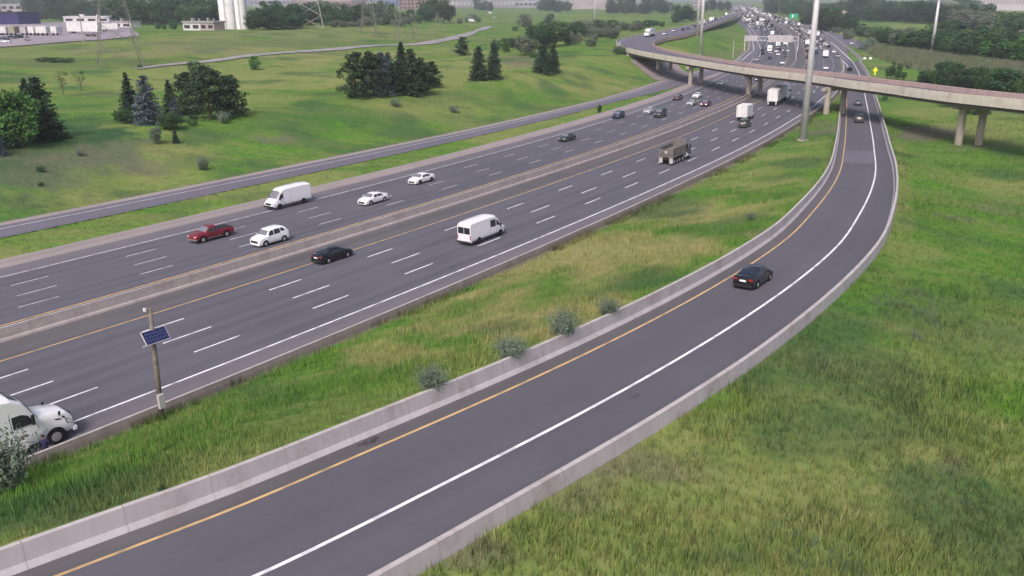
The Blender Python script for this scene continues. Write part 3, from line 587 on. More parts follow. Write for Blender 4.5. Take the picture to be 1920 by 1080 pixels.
# ------------------------------------------------------------------ vehicles
class Body:
    """car body as rings of 8 half-points along x (rear negative); knots interpolated"""
    def __init__(s, xk, top, belt, wt, wf, W, zb=.2, crown=.03, L=None, corner=.1):
        s.xk = np.array(xk, float); s.top = top; s.belt = belt; s.wt = wt; s.wf = wf; s.W = W; s.zb = zb; s.crown = crown; s.corner = corner
    def ring(s, x):
        i = lambda a: float(np.interp(x, s.xk, a)); w_ = s.W/2*i(s.wf); zt, zl, wt = i(s.top), i(s.belt), s.W/2*i(s.wt)*i(s.wf)
        zl = min(zl, zt-.02); zb = s.zb; c_ = min(s.corner, (zt-zl)*.3)
        return [(0, zb), (w_*.92, zb), (w_*.985, zb+.1), (w_, zb+.55*(zl-zb)), (w_*.965, zl), (wt+c_*.15, zt-c_*.9), (wt-c_, zt), (0, zt+s.crown)]
    def surf(s, x, k, side=1, off=0.):
        k = max(0, min(6.999, k)); r = s.ring(x); i = int(k); f = k-i; y = r[i][0]*(1-f)+r[i+1][0]*f; z = r[i][1]*(1-f)+r[i+1][1]*f
        if off:
            dy, dz = r[i+1][0]-r[i][0], r[i+1][1]-r[i][1]; l = math.hypot(dy, dz) or 1; y += dz/l*off; z += -dy/l*off
        return (x, y*side, z)
    def build(s, m, parent, n=30):
        xs_ = np.unique(np.r_[np.linspace(s.xk[0], s.xk[-1], n), s.xk]); V = []; Fl = []
        for x in xs_:
            r = s.ring(x); V += [(x, y, z) for y, z in r]+[(x, -y, z) for y, z in r[-2:0:-1]]
        for a in range(len(xs_)-1):
            for b in range(14): c_ = (b+1) % 14; Fl.append((a*14+b, a*14+c_, (a+1)*14+c_, (a+1)*14+b))
        Fl.append(tuple(reversed(range(14)))); e = (len(xs_)-1)*14; Fl.append(tuple(range(e, e+14)))
        o = mesh_np('body', V, Fl, m, parent, smooth=True)
        try: o.data.set_sharp_from_angle(angle=R_(38))
        except Exception: pass
        return o
    def side(s, name, xb0, xb1, xt0, xt1, m, parent, k0=4.1, k1=4.93, side=1, off=.012, n=6):
        V = []; Fl = []
        for j in range(4):
            v = j/3
            for i in range(n+1): u = i/n; x = (xb0+(xb1-xb0)*u)*(1-v)+(xt0+(xt1-xt0)*u)*v; V.append(s.surf(x, k0+(k1-k0)*v, side, off))
        for j in range(3):
            for i in range(n): a = j*(n+1)+i; q = (a, a+1, a+n+2, a+n+1); Fl.append(q if side < 0 else q[::-1])
        return mesh_np(name, V, Fl, m, parent, smooth=True)
    def glassy(s, name, x0, x1, m, parent, k0=5.3, off=.012):
        """front or rear screen lying on the sloping top between x0 and x1"""
        V = []; n = 6
        ks = [(k0, 1), (6, 1), (6.6, 1), (6.999, 1), (6.6, -1), (6, -1), (k0, -1)]
        for i in range(n+1):
            x = x0+(x1-x0)*i/n; V += [s.surf(x, k, sd) for k, sd in ks]
        V = np.array(V); sl = 1 if s.surf(x1, 6.9)[2] > s.surf(x0, 6.9)[2] else -1
        V[:, 2] += off*1.2; V[:, 0] += off*-sl*1.0
        Fl = [(i*7+j, i*7+j+1, i*7+j+8, i*7+j+7) for i in range(n) for j in range(6)]
        return mesh_np(name, V, Fl, m, parent, smooth=True)
def seams(B, parent, xs_, k0=2.3, k1=4.05, w_=.022):
    for x in xs_:
        for sd in (1, -1): B.side('door_seam', x, x+w_, x, x+w_, M['seam'], parent, k0, k1, sd, .006, 1)
M['seam'] = mat('panel_gap', (.09, .09, .1), .8)
def wheel(parent, x, y, r=.33, w_=.22, side=1, rim=None, arch=True, Wy=None):
    o = empty_free = None
    m_ = MB().tube((0, -w_/2*side, 0), (0, w_/2*side, 0), r, r, 20); o = m_.build('wheel', M['tyre'], parent, smooth=False, bevel=0.03); o.location = (x, y, r)
    q = MB().tube((0, w_/2*side, 0), (0, (w_/2+.012)*side, 0), r*.6, r*.55, 14); q.tube((0, (w_/2+.012)*side, 0), (0, (w_/2+.03)*side, 0), r*.16, r*.14, 8)
    q.build('rim', rim or M['rim'], o)
    return o
def arches(parent, xs_, r, Wy, z=None):
    for x in xs_:
        for sd in (1, -1):
            n = 14; pts = [(x+math.cos(math.pi*i/n)*r*1.2, sd*Wy, (z or r)+math.sin(math.pi*i/n)*r*1.17) for i in range(n+1)]+[(x-r*1.2, sd*Wy, .17), (x+r*1.2, sd*Wy, .17)]
            mesh_np('wheel_arch', pts, [tuple(range(len(pts)))], M['well'], parent)
def lamp(name, parent, pts, m): 
    """lamp lens: a small closed wedge from a quad"""
    p = [Vector(q) for q in pts]; nrm_ = (p[1]-p[0]).cross(p[2]-p[0]).normalized()*.03; V = [tuple(a+nrm_) for a in p]+[tuple(a-nrm_*2) for a in p]
    return mesh_np(name, V, [(0, 1, 2, 3), (7, 6, 5, 4), (0, 4, 5, 1), (1, 5, 6, 2), (2, 6, 7, 3), (3, 7, 4, 0)], m, parent)
def lamps(B, parent, xf, xr, zf, zrr, lit=False, wf=.3):
    x0, x1 = B.xk[0], B.xk[-1]; w_ = B.W/2
    for sd in (1, -1):
        MB().box(x1-.28, x1-.015, min(sd*w_*.5, sd*w_*.83), max(sd*w_*.5, sd*w_*.83), zf-.07, zf+.06).build('headlight', M['lit'] if lit else M['headlamp'], parent, bevel=.02)
        MB().box(x0+.0, x0+.2, min(sd*w_*.5, sd*w_*.86), max(sd*w_*.5, sd*w_*.86), zrr-.1, zrr+.05).build('taillight', M['tail'], parent, bevel=.02)
    MB().box(x0-.035, x0-.002, -.26, .26, zrr-.2, zrr-.06).build('licence_plate', M['plate'], parent)
def mirrors(B, parent, x, z, m, r=.07):
    for sd in (1, -1):
        y0 = abs(B.surf(x, 4.2)[1]); MB().box(x-.09, x+.07, min(sd*(y0-.02), sd*(y0+.19)), max(sd*(y0-.02), sd*(y0+.19)), z, z+.14).build('mirror', m, parent, bevel=.02)
def sedan(t, pm, L=4.8, rim=None, lit=False, glassl=None, coupe=0.):
    k = L/4.8; xk = np.array([-2.4, -2.36, -2.2, -1.72, -1.0, -.25, .3, .62, 1.28, 1.9, 2.25, 2.36, 2.4])*k
    B = Body(xk, [.62, .93, 1.03, 1.08, 1.33, 1.44, 1.42, 1.35, .99, .88, .76, .66, .5], [.5, .85, .94, .96, .95, .93, .91, .9, .88, .8, .68, .58, .42], [.9, .88, .86, .84, .74, .72, .72, .73, .84, .84, .84, .86, .9], [.8, .88, .95, .99, 1, 1, 1, 1, 1, .98, .92, .86, .78], 1.82, .2)
    B.build(pm, t); gl = M['glass']
    B.glassy('rear_window', -1.66*k, -.98*k, gl, t); B.glassy('windshield', .6*k, 1.24*k, glassl or M['glass_light'], t)
    for sd in (1, -1):
        B.side('side_window', .02*k, 1.0*k, .02*k, .48*k, gl, t, side=sd); B.side('side_window', -1.25*k, -.06*k, -.85*k, -.06*k, gl, t, side=sd)
    for x in (1.42*k, -1.4*k):
        for sd in (1, -1): wheel(t, x, sd*.8, .33, .22, sd, rim)
    arches(t, (1.42*k, -1.4*k), .33, .918); lamps(B, t, 2.3*k, -2.31*k, .66, .88, lit); mirrors(B, t, .85*k, .92, pm); seams(B, t, (.95*k, -.03*k, -1.0*k))
    for sd in (1, -1): MB().box(-1.0, 1.0, sd*.905-.012, sd*.905+.012, .2, .27).build('sill', M['trim'], t)
    MB().box(2.36*k, 2.41*k, -.55, .55, .3, .55).build('grille', M['trim'], t); MB().box(-2.43*k, -2.36*k, -.75, .75, .28, .45).build('bumper', M['trim'], t)
    return B
def suv(t, pm, L=4.6, H=1.78, rim=None, lit=False, boxy=0.):
    k = L/4.6; h = H/1.68; xk = np.array([-2.3, -2.26, -2.1, -1.75, -1.2, -.25, .45, .72, 1.25, 1.9, 2.18, 2.28, 2.3])*k
    tt = np.array([.7, 1.1, 1.3+.3*boxy, 1.58+.1*boxy, 1.7, 1.71, 1.66, 1.55, 1.12, 1.0, .86, .74, .5])*h
    B = Body(xk, tt, np.array([.6, .98, 1.06, 1.07, 1.05, 1.02, 1.0, .99, .98, .9, .78, .66, .42])*h, [.9, .86, .82, .79, .77, .76, .76, .77, .84, .84, .84, .86, .9], [.84, .9, .96, .99, 1, 1, 1, 1, 1, .98, .92, .86, .8], 1.87, .24)
    B.build(pm, t); gl = M['glass']
    B.glassy('rear_window', -2.2*k, -1.85*k, gl, t, off=.02); B.glassy('windshield', .72*k, 1.22*k, M['glass_light'], t)
    for sd in (1, -1):
        B.side('side_window', .1*k, 1.02*k, .1*k, .6*k, gl, t, side=sd); B.side('side_window', -.88*k, .02*k, -.88*k, .02*k, gl, t, side=sd); B.side('side_window', -1.7*k, -.96*k, -1.35*k, -.96*k, gl, t, side=sd, k0=4.3)
    for x in (1.4*k, -1.35*k):
        for sd in (1, -1): wheel(t, x, sd*.82, .36, .23, sd, rim)
    arches(t, (1.4*k, -1.35*k), .36, .94); lamps(B, t, 2.22*k, -2.24*k, .8*h, 1.05*h, lit); mirrors(B, t, .95*k, 1.0*h, pm)
    seams(B, t, (.98*k, .06*k, -.92*k)); MB().box(2.24*k, 2.31*k, -.6, .6, .5, .76).build('grille', M['trim'], t); MB().box(-1.9, 1.7, -.945, .945, .2, .34).build('sill', M['trim'], t)
    return B
def pickup(t, pm, L=5.2, bedm=None, lit=False, caplid=False):
    k = L/5.2; xk = np.array([-2.6, -2.56, -2.4, -.62, -.6, -.5, -.3, .5, .72, 1.3, 2.3, 2.5, 2.6])*k
    B = Body(xk, [.95, 1.08, 1.1, 1.1, 1.1, 1.5, 1.68, 1.68, 1.62, 1.14, 1.03, .92, .6], [.8, 1.05, 1.06, 1.06, 1.06, 1.06, 1.05, 1.04, 1.03, 1.02, .94, .82, .5], [.95, .95, .95, .95, .95, .8, .77, .77, .77, .84, .86, .86, .9], [.96, .98, 1, 1, 1, 1, 1, 1, 1, 1, .97, .92, .84], 1.84, .36)
    B.build(pm, t, 34)
    MB().box(-2.45*k, -.72*k, -.72, .72, 1.1, 1.16).build('bed', bedm or M['trim'], t)
    B.glassy('windshield', .7*k, 1.25*k, M['glass_light'], t); B.glassy('rear_window', -.58*k, -.4*k, M['glass'], t)
    for sd in (1, -1):
        B.side('side_window', .15*k, 1.05*k, .15*k, .62*k, M['glass'], t, side=sd); B.side('side_window', -.42*k, .07*k, -.3*k, .07*k, M['glass'], t, side=sd)
    for x in (1.65*k, -1.55*k):
        for sd in (1, -1): wheel(t, x, sd*.81, .37, .24, sd)
    arches(t, (1.65*k, -1.55*k), .37, .925, .42); lamps(B, t, 2.52*k, -2.58*k, .82, .92, lit); mirrors(B, t, .95*k, 1.08, pm)
    MB().box(2.5*k, 2.66*k, -.88, .88, .36, .56).build('bumper', M['chrome'], t); MB().box(-2.72*k, -2.58*k, -.88, .88, .42, .6).build('bumper', M['chrome'], t)
    MB().box(-1.0, 1.15, -.95, .95, .36, .42).build('running_board', M['chrome'], t)
    return B
def van(t, pm, L=7.0, H=2.75, rear_glass=False, mid_window=False, lit=False):
    k = L/7.; xk = np.array([-3.5, -3.46, -3.3, -2.0, 0., 1.0, 1.6, 2.0, 2.35, 2.75, 3.2, 3.42, 3.5])*k; h = H/2.75
    B = Body(xk, np.array([2.2, 2.6, 2.68, 2.75, 2.75, 2.72, 2.62, 2.35, 1.9, 1.42, 1.2, .95, .6])*h, np.array([1.3, 1.32, 1.34, 1.34, 1.34, 1.34, 1.34, 1.34, 1.32, 1.2, 1.05, .8, .45]), [.94, .9, .87, .86, .86, .86, .85, .84, .82, .84, .85, .88, .9], [.97, .99, 1, 1, 1, 1, 1, 1, .99, .97, .93, .88, .82], 2.0, .34, .04, corner=.2)
    B.build(pm, t, 36)
    B.glassy('windshield', 1.98*k, 2.72*k, M['glass_light'], t, k0=5.1)
    for sd in (1, -1):
        B.side('side_window', 1.62*k, 2.5*k, 1.62*k, 2.1*k, M['glass'], t, side=sd, k1=4.72)
        if mid_window: B.side('side_window', .42*k, 1.46*k, .42*k, 1.46*k, M['glass'], t, side=sd, k0=4.06, k1=4.76)
        MB().box(-3.3*k, 2.0*k, sd*1.0-.02, sd*1.0+.02, .42, .56).build('side_trim', M['trim'], t)
    seams(B, t, (2.55*k, 1.52*k, .28*k), 2.3, 4.8, .03)
    if rear_glass:
        for sd in (1, -1): MB().box(-3.53*k, -3.46*k, min(sd*.025, sd*.84), max(sd*.025, sd*.84), 1.38, 2.14).build('rear_window', M['glass'], t, bevel=.03)
    else:
        MB().box(-3.52*k, -3.47*k, -.01, .01, .5, 2.4).build('door_seam', M['trim'], t)
    for x in (2.35*k, -1.95*k):
        for sd in (1, -1): wheel(t, x, sd*.87, .36, .24, sd, M['rim_dark'])
    arches(t, (2.35*k, -1.95*k), .36, 1.005, .4)
    for sd in (1, -1):
        MB().box(3.36*k, 3.47*k, min(sd*.55, sd*.86), max(sd*.55, sd*.86), .82, 1.02).build('headlight', M['lit'] if lit else M['headlamp'], t)
        MB().box(-3.54*k, -3.44*k, min(sd*.86, sd*.97), max(sd*.86, sd*.97), .75, 1.25).build('taillight', M['tail'], t)
        MB().box(2.2*k, 2.35*k, min(sd*1.0, sd*1.22), max(sd*1.0, sd*1.22), 1.3, 1.62).build('mirror', M['trim'], t, bevel=.02)
    MB().box(3.42*k, 3.53*k, -.9, .9, .34, .6).build('bumper', M['trim'], t); MB().box(-3.58*k, -3.46*k, -.95, .95, .34, .52).build('bumper', M['trim'], t)
    MB().box(3.44*k, 3.5*k, -.5, .5, .66, .95).build('grille', M['trim'], t); MB().box(-3.55*k, -3.5*k, -.5, -.15, .62, .76).build('licence_plate', M['plate'], t)
def dualw(t, xs_, y=1.0, r=.5, rim=None):
    for x in xs_:
        for sd in (1, -1): wheel(t, x, sd*y, r, .3, sd, rim)
def trailer_body(t, x0, x1, z0=1.15, z1=4.1, W=2.6, m=None, nm='box'):
    b = MB().box(x0, x1, -W/2, W/2, z0, z1, 0)
    n = int((x1-x0)/1.2)
    for i in range(1, n): x = x0+(x1-x0)*i/n; b.box(x-.03, x+.03, -W/2-.012, W/2+.012, z0+.15, z1-.15, 1)
    b.box(x0-.02, x0, -.02, .02, z0+.1, z1-.12, 2); b.box(x0-.03, x0, -W/2+.25, -W/2+.3, z0+.1, z1-.12, 1); b.box(x0-.03, x0, W/2-.3, W/2-.25, z0+.1, z1-.12, 1)
    return b.build(nm, [m or PTRK, M['box_grey'], M['trim']], t, bevel=.03)
def box_truck(t, pm, L=8.0):
    trailer_body(t, -L/2, L/2-2.1, .95, 3.5, 2.45)
    x0 = L/2-2.05; B = Body([x0, x0+.1, x0+.9, x0+1.05, x0+1.3, x0+2.2, x0+2.5, x0+2.6], [2.2, 2.35, 2.4, 2.3, 1.6, 1.35, 1.1, .7], [1.4, 1.42, 1.42, 1.4, 1.38, 1.2, .95, .5], [.88]*8, [.98, 1, 1, 1, 1, .96, .9, .84], 2.1, .45)
    B.build(pm, t, 14); B.glassy('windshield', x0+1.04, x0+1.3, M['glass'], t)
    for sd in (1, -1): B.side('side_window', x0+.35, x0+1.1, x0+.35, x0+.95, M['glass'], t, side=sd)
    dualw(t, (x0+1.8, -L/2+1.6), .95, .43); MB().box(-L/2+.3, x0+.2, -.5, .5, .55, .95).build('frame', M['trim'], t)
    for sd in (1, -1): MB().box(-L/2-.02, -L/2+.04, min(sd*.9, sd*1.15), max(sd*.9, sd*1.15), .75, .9).build('taillight', M['tail'], t)
def tractor(t, pm, x0=0.):
    """sleeper tractor facing +x; x0 = front bumper at x0+3.9"""
    # sleeper and cab
    B = Body(np.array([-3.2, -3.15, -2.6, -.6, .3, .95, 1.15, 1.75, 2.6, 3.5, 3.78, 3.9])+x0, [3.2, 4.0, 4.15, 4.15, 3.98, 3.55, 3.35, 2.2, 2.08, 1.85, 1.55, .95], [2.0]*4+[2.0, 1.98, 1.95, 1.8, 1.72, 1.5, 1.2, .7], [.97, .97, .96, .95, .95, .94, .93, .9, .86, .82, .82, .84], [.97, 1, 1, 1, 1, 1, 1, .97, .88, .88, .87, .84], 2.5, .55, .05, corner=.22)
    B.build(pm, t, 40); B.glassy('windshield', 1.12+x0, 1.72+x0, M['glass'], t, k0=5.0)
    B.glassy('roof_window', .35+x0, .85+x0, M['glass'], t, k0=6.1)
    for sd in (1, -1):
        mesh_np('side_window', [(.2+x0, sd*1.262, 1.98), (1.5+x0, sd*1.24, 1.98), (1.12+x0, sd*1.2, 2.62), (.75+x0, sd*1.22, 2.78), (.2+x0, sd*1.235, 2.78)]+[(.2+x0, sd*1.19, 1.98), (1.5+x0, sd*1.15, 1.98), (1.12+x0, sd*1.12, 2.62), (.75+x0, sd*1.15, 2.78), (.2+x0, sd*1.15, 2.78)], [(0, 1, 2, 3, 4), (9, 8, 7, 6, 5), (0, 5, 6, 1), (1, 6, 7, 2), (2, 7, 8, 3), (3, 8, 9, 4), (4, 9, 5, 0)], M['glass'], t); MB().box(-1.75+x0, -.95+x0, min(sd*1.2, sd*1.262), max(sd*1.2, sd*1.262), 2.35, 2.85).build('sleeper_window', M['glass'], t, bevel=.04)
        MB().box(1.25+x0, 1.42+x0, min(sd*1.32, sd*1.5), max(sd*1.32, sd*1.5), 1.95, 2.6).build('mirror', M['trim'], t, bevel=.03)
        B.side('headlight', 3.42+x0, 3.8+x0, 3.36+x0, 3.74+x0, M['headlamp'], t, k0=3.15, k1=3.75, side=sd, off=.02); B.side('headlight_housing', 3.36+x0, 3.83+x0, 3.3+x0, 3.78+x0, M['trim'], t, k0=3.05, k1=3.85, side=sd, off=.012)
        B.side('hood_vent', 2.75+x0, 3.15+x0, 2.65+x0, 3.05+x0, M['trim'], t, k0=3.75, k1=3.95, side=sd, off=.012); B.side('hood_vent', 3.2+x0, 3.36+x0, 3.14+x0, 3.3+x0, M['trim'], t, k0=3.9, k1=4.3, side=sd, off=.012)
        MB().box(-3.0+x0, .9+x0, min(sd*1.2, sd*1.27), max(sd*1.2, sd*1.27), .5, 1.1).build('side_skirt', pm, t, bevel=.03)
        MB().tube((3.0+x0, sd*.95, 1.6), (3.0+x0, sd*1.12, 1.95), .02, .02, 6).tube((3.0+x0, sd*1.12, 1.85), (3.03+x0, sd*1.12, 2.08), .08, .08, 8).build('hood_mirror', M['trim'], t)
    seams(B, t, (1.62+x0, .08+x0, -1.9+x0), 1.6, 4.6, .03)
    arches(t, (2.55+x0,), .52, 1.245, .56)
    for sd in (1, -1): wheel(t, 2.55+x0, sd*1.1, .52, .3, sd, M['rim'])
    MB().box(3.78+x0, 3.93+x0, -.55, .55, .7, 1.5).build('grille', M['trim'], t); MB().box(3.7+x0, 3.98+x0, -1.1, 1.1, .42, .72).build('bumper', pm, t, bevel=.05)
    return B
def semi(t, pm, Lt=16.):
    """long semi: trailer from -Lt+.. to behind the cab; origin under trailer centre"""
    trailer_body(t, -Lt/2, Lt/2, 1.2, 4.1, 2.6); tractor(t, pm, Lt/2+3.0)
    dualw(t, (-Lt/2+1.2, -Lt/2+2.5, Lt/2-1.3, Lt/2-.1), 1.0, .5); MB().box(-Lt/2+.4, Lt/2+1, -.5, .5, .75, 1.2).build('frame', M['trim'], t)
    for sd in (1, -1): MB().box(-Lt/2+.1, -Lt/2+.16, min(sd*.75, sd*1.15), max(sd*.75, sd*1.15), .35, 1.15).build('mud_flap', M['box_grey'], t)
def dump(t):
    b = MB()
    for y0, y1 in ((-1.28, -1.18), (1.18, 1.28)): b.box(-4.3, 1.6, y0, y1, 1.3, 2.75)
    b.box(-4.3, 1.6, -1.18, 1.18, 1.3, 1.45); b.box(1.5, 1.6, -1.18, 1.18, 1.45, 3.6); b.box(1.6, 2.9, -1.2, 1.2, 3.42, 3.55)
    for x in (-3.4, -2.4, -1.4, -.4, .6): b.box(x-.07, x+.07, -1.34, -1.28, 1.35, 2.7); b.box(x-.07, x+.07, 1.28, 1.34, 1.35, 2.7)
    b.box(-4.3, 1.6, -1.36, -1.28, 1.3, 1.42, 1); b.box(-4.3, 1.6, 1.28, 1.36, 1.3, 1.42, 1); b.box(-4.3, 1.6, -1.32, -1.16, 2.75, 2.85, 1); b.box(-4.3, 1.6, 1.16, 1.32, 2.75, 2.85, 1)
    b.build('dump_bed', [PDUMP, M['steel_dark']], t)
    b = MB().box(-4.42, -4.32, -1.2, 1.2, 1.25, 2.65, 0); b.box(-4.5, -4.42, -1.2, -1.08, 1.2, 2.7, 1); b.box(-4.5, -4.42, 1.08, 1.2, 1.2, 2.7, 1); b.box(-4.48, -4.42, -1.2, 1.2, 1.9, 1.98, 0); b.build('tailgate', [PDUMP, M['steel_dark']], t)
    MB().box(-4.46, -4.425, -.25, .25, 1.85, 2.35).build('tailgate_plate', M['box_grey'], t)
    MB().box(-4.0, 1.3, -1.05, 1.05, 1.46, 2.35, tx=.5, ty=.2).build('gravel_load', mat('gravel_load', (.2, .18, .17), .95, noise=((.12, .11, .1), 3, 4, .4, .6)), t)
    for sd in (1, -1): MB().box(-4.36, -4.3, min(sd*.6, sd*1.25), max(sd*.6, sd*1.25), .3, 1.25).build('mud_flap', M['box_grey'], t)
    B = Body([1.7, 1.8, 3.0, 3.15, 3.55, 4.6, 4.8, 4.9], [2.6, 2.8, 2.8, 2.7, 1.95, 1.75, 1.5, .9], [1.75, 1.8, 1.8, 1.78, 1.7, 1.55, 1.3, .7], [.86]*8, [.9, .95, .95, .95, .92, .88, .86, .8], 2.3, .6); B.build(PDG, t, 16)
    B.glassy('windshield', 3.14, 3.53, M['glass'], t)
    for sd in (1, -1):
        B.side('side_window', 2.1, 3.2, 2.1, 3.0, M['glass'], t, side=sd); MB().box(3.3, 3.45, min(sd*1.15, sd*1.4), max(sd*1.15, sd*1.4), 1.9, 2.5).build('mirror', M['trim'], t)
        MB().tube((2.4, sd*1.15, .85), (1.5, sd*1.15, .85), .33, .33, 12).build('fuel_tank', M['steel'], t)
    dualw(t, (-3.5, -2.2, -.95, .35, 3.95), 1.0, .5, M['steel']); MB().box(-4.2, 3.5, -.45, .45, .75, 1.3).build('frame', M['trim'], t)
    MB().tube((1.55, -1.0, 1.2), (1.55, -1.0, 3.3), .08, .08, 8).build('exhaust_stack', M['chrome'], t)

def place_c(px, py, away, dy=.9, dx=0., name='sedan', label='', cat='car', group=None, z=.055, s_d=None):
    s, d, _ = proj(P(px, py), C, NC, SCc); s, d = float(s[0])+dx, float(d[0])+dy
    h = head_c(s)+(0 if away else math.pi); p = at_c(s, d, z); return empty(name, tuple(map(float, p)), h, label, cat, group), s, d
GW = 'vehicles driving towards the camera on the far carriageway'; GE = 'vehicles driving away on the near carriageway'; GR = 'vehicles on the exit ramp'
t, *_ = place_c(405, 450.5, False, name='pickup_truck', label='dark red pickup truck with extended cab in the outer westbound lanes at left', cat='pickup truck', group=GW); pickup(t, PRED, 5.3)
t, *_ = place_c(517, 458.5, False, name='suv', label='white SUV beside the median wall, just right of the red pickup', cat='car', group=GW); suv(t, PW, 4.5, 1.84)
t, *_ = place_c(550, 387.5, False, 1.0, name='cargo_van', label='tall white windowless cargo van driving towards the camera in the outer lane', cat='van', group=GW); van(t, PWV, 6.9, 2.75)
t, *_ = place_c(709, 382, False, name='sedan', label='white sedan in the middle lane, to the right of the white cargo van', cat='car', group=GW); sedan(t, PW, 4.65)
t, *_ = place_c(799, 343.5, False, name='sedan', label='white sedan with dark grille in the outer lane, further away than the middle lane one', cat='car', group=GW); sedan(t, PW, 4.7, M['rim_dark'])
t, *_ = place_c(635, 489.5, True, name='sedan', label='black sedan with bright wheels driving away beside the median wall', cat='car', group=GE); sedan(t, PB, 4.75, glassl=M['glass'])
t, *_ = place_c(917, 451, True, 1.0, name='passenger_van', label='tall white van with rear windows and a dark side window driving away', cat='van', group=GE); van(t, PWV, 6.9, 2.75, True, True)
t, *_ = place_c(1279, 303.5, True, 1.25, name='dump_truck', label='grey dump truck with four visible axles driving away in the near lanes', cat='dump truck', group=GE); dump(t)
t, *_ = place_c(1404, 226.5, True, 1.2, 1.5, name='box_truck', label='short white box truck ahead of the dark SUV, left of the big light pole', cat='truck', group=GE); box_truck(t, PW, 7.5)
t, *_ = place_c(1404, 239, True, name='suv', label='dark SUV just behind the short white box truck', cat='car', group=GE); suv(t, PDG, 4.7)
t, *_ = place_c(1458, 199, True, 1.3, 6.5, name='semi_truck', label='white semi trailer seen from behind, about to pass under the overpass', cat='truck', group=GE); semi(t, PW, 15.5)
t, *_ = place_c(1071, 264.5, False, name='sedan', label='dark grey sedan alone in the outer westbound lane, right of the white sedans', cat='car', group=GW); sedan(t, PDG, 4.8)
t, *_ = place_c(1166, 222, False, name='suv', label='dark navy hatchback SUV hugging the outer edge line near the lone sapling', cat='car', group=GW); suv(t, PBL, 4.4, 1.6)
t, *_ = place_c(1224, 213.5, False, name='sedan', label='silver sedan partly hidden behind the boxy dark SUV', cat='car', group=GW); sedan(t, PSIL, 4.6)
t, *_ = place_c(1245, 220, False, 1.0, name='suv', label='boxy dark SUV with grey nose beside the silver sedan', cat='car', group=GW); suv(t, PDG, 4.9, 1.95, boxy=1.)
t, *_ = place_c(1276, 187.5, False, name='sedan', label='dark maroon sedan in the outer lane just before the overpass shadow', cat='car', group=GW); sedan(t, PMAR, 4.8)
t, *_ = place_c(1313, 183.5, False, name='sedan', label='white sedan emerging from the overpass shadow behind the silver one', cat='car', group=GW); sedan(t, PW, 4.8)
t, *_ = place_c(1303, 198, False, name='sedan', label='silver sedan in front of the white one at the edge of the overpass shadow', cat='car', group=GW); sedan(t, PSIL, 4.7)
t, *_ = place_c(1330, 199, False, name='sedan', label='dark sedan with bright headlights lit next to the median wall', cat='car', group=GW); sedan(t, PMAR, 4.7, lit=True)
t, *_ = place_c(1356, 160, False, name='sedan', label='white car with dark windscreen in the shadow under the overpass', cat='car', group=GW); sedan(t, PW, 4.6)
t, *_ = place_c(1428, 152, False, name='sedan', label='dark car with lit headlights under the overpass beside the twin piers', cat='car', group=GW); sedan(t, PB, 4.6, lit=True)
def place_r(px, py, dy, name, label, cat='car', group=GR):
    g_ = PR(px, py); s, d, _ = proj(g_, RR, NR, SRr); s, d = float(s[0]), float(d[0])+dy; p = at_r(s, d, .06); t = empty(name, tuple(map(float, p)), head_r(s), label, cat, group)
    dz = float(at_r(s+2, d)[2]-at_r(s-2, d)[2]); t.rotation_euler = (0, -math.atan2(dz, 4), head_r(s)); return t
t = place_r(1432, 533.5, .9, 'sedan', 'black sedan with silver wheels on the exit ramp, nearest car to the camera'); sedan(t, PB, 4.9, glassl=M['glass'])
t = place_r(1610, 229, 0, 'suv', 'dark SUV on the exit ramp just in front of the overpass'); suv(t, PDG, 4.7, 1.75)
t = place_r(1608.5, 197, 0, 'sedan', 'dark car in the overpass shadow on the exit ramp'); sedan(t, PGR, 4.7)
# parked semi at the left frame edge with the person beside it
s, d, _ = proj(P(112, 833), C, NC, SCc); p = at_c(float(s[0])-2.55, float(d[0])+1.25, .055)
t = empty('semi_tractor', tuple(map(float, p)), head_c(float(s[0])), 'white sleeper semi truck stopped on the shoulder at the left picture edge', 'truck'); tractor(t, PW)
dualw(t, (-4.4, -3.1), 1.0, .5); MB().box(-5.2, -3, -.45, .45, .7, 1.15).build('frame', M['trim'], t); trailer_body(t, -17.5, -3.9, 1.2, 4.05)
MB().box(.55, .95, -1.262, -1.256, 1.3, 1.42).build('door_marking', PRED, t)
MB().box(-1.7, -1.55, -1.262, -1.256, 1.15, 1.3).build('door_marking', PRED, t)

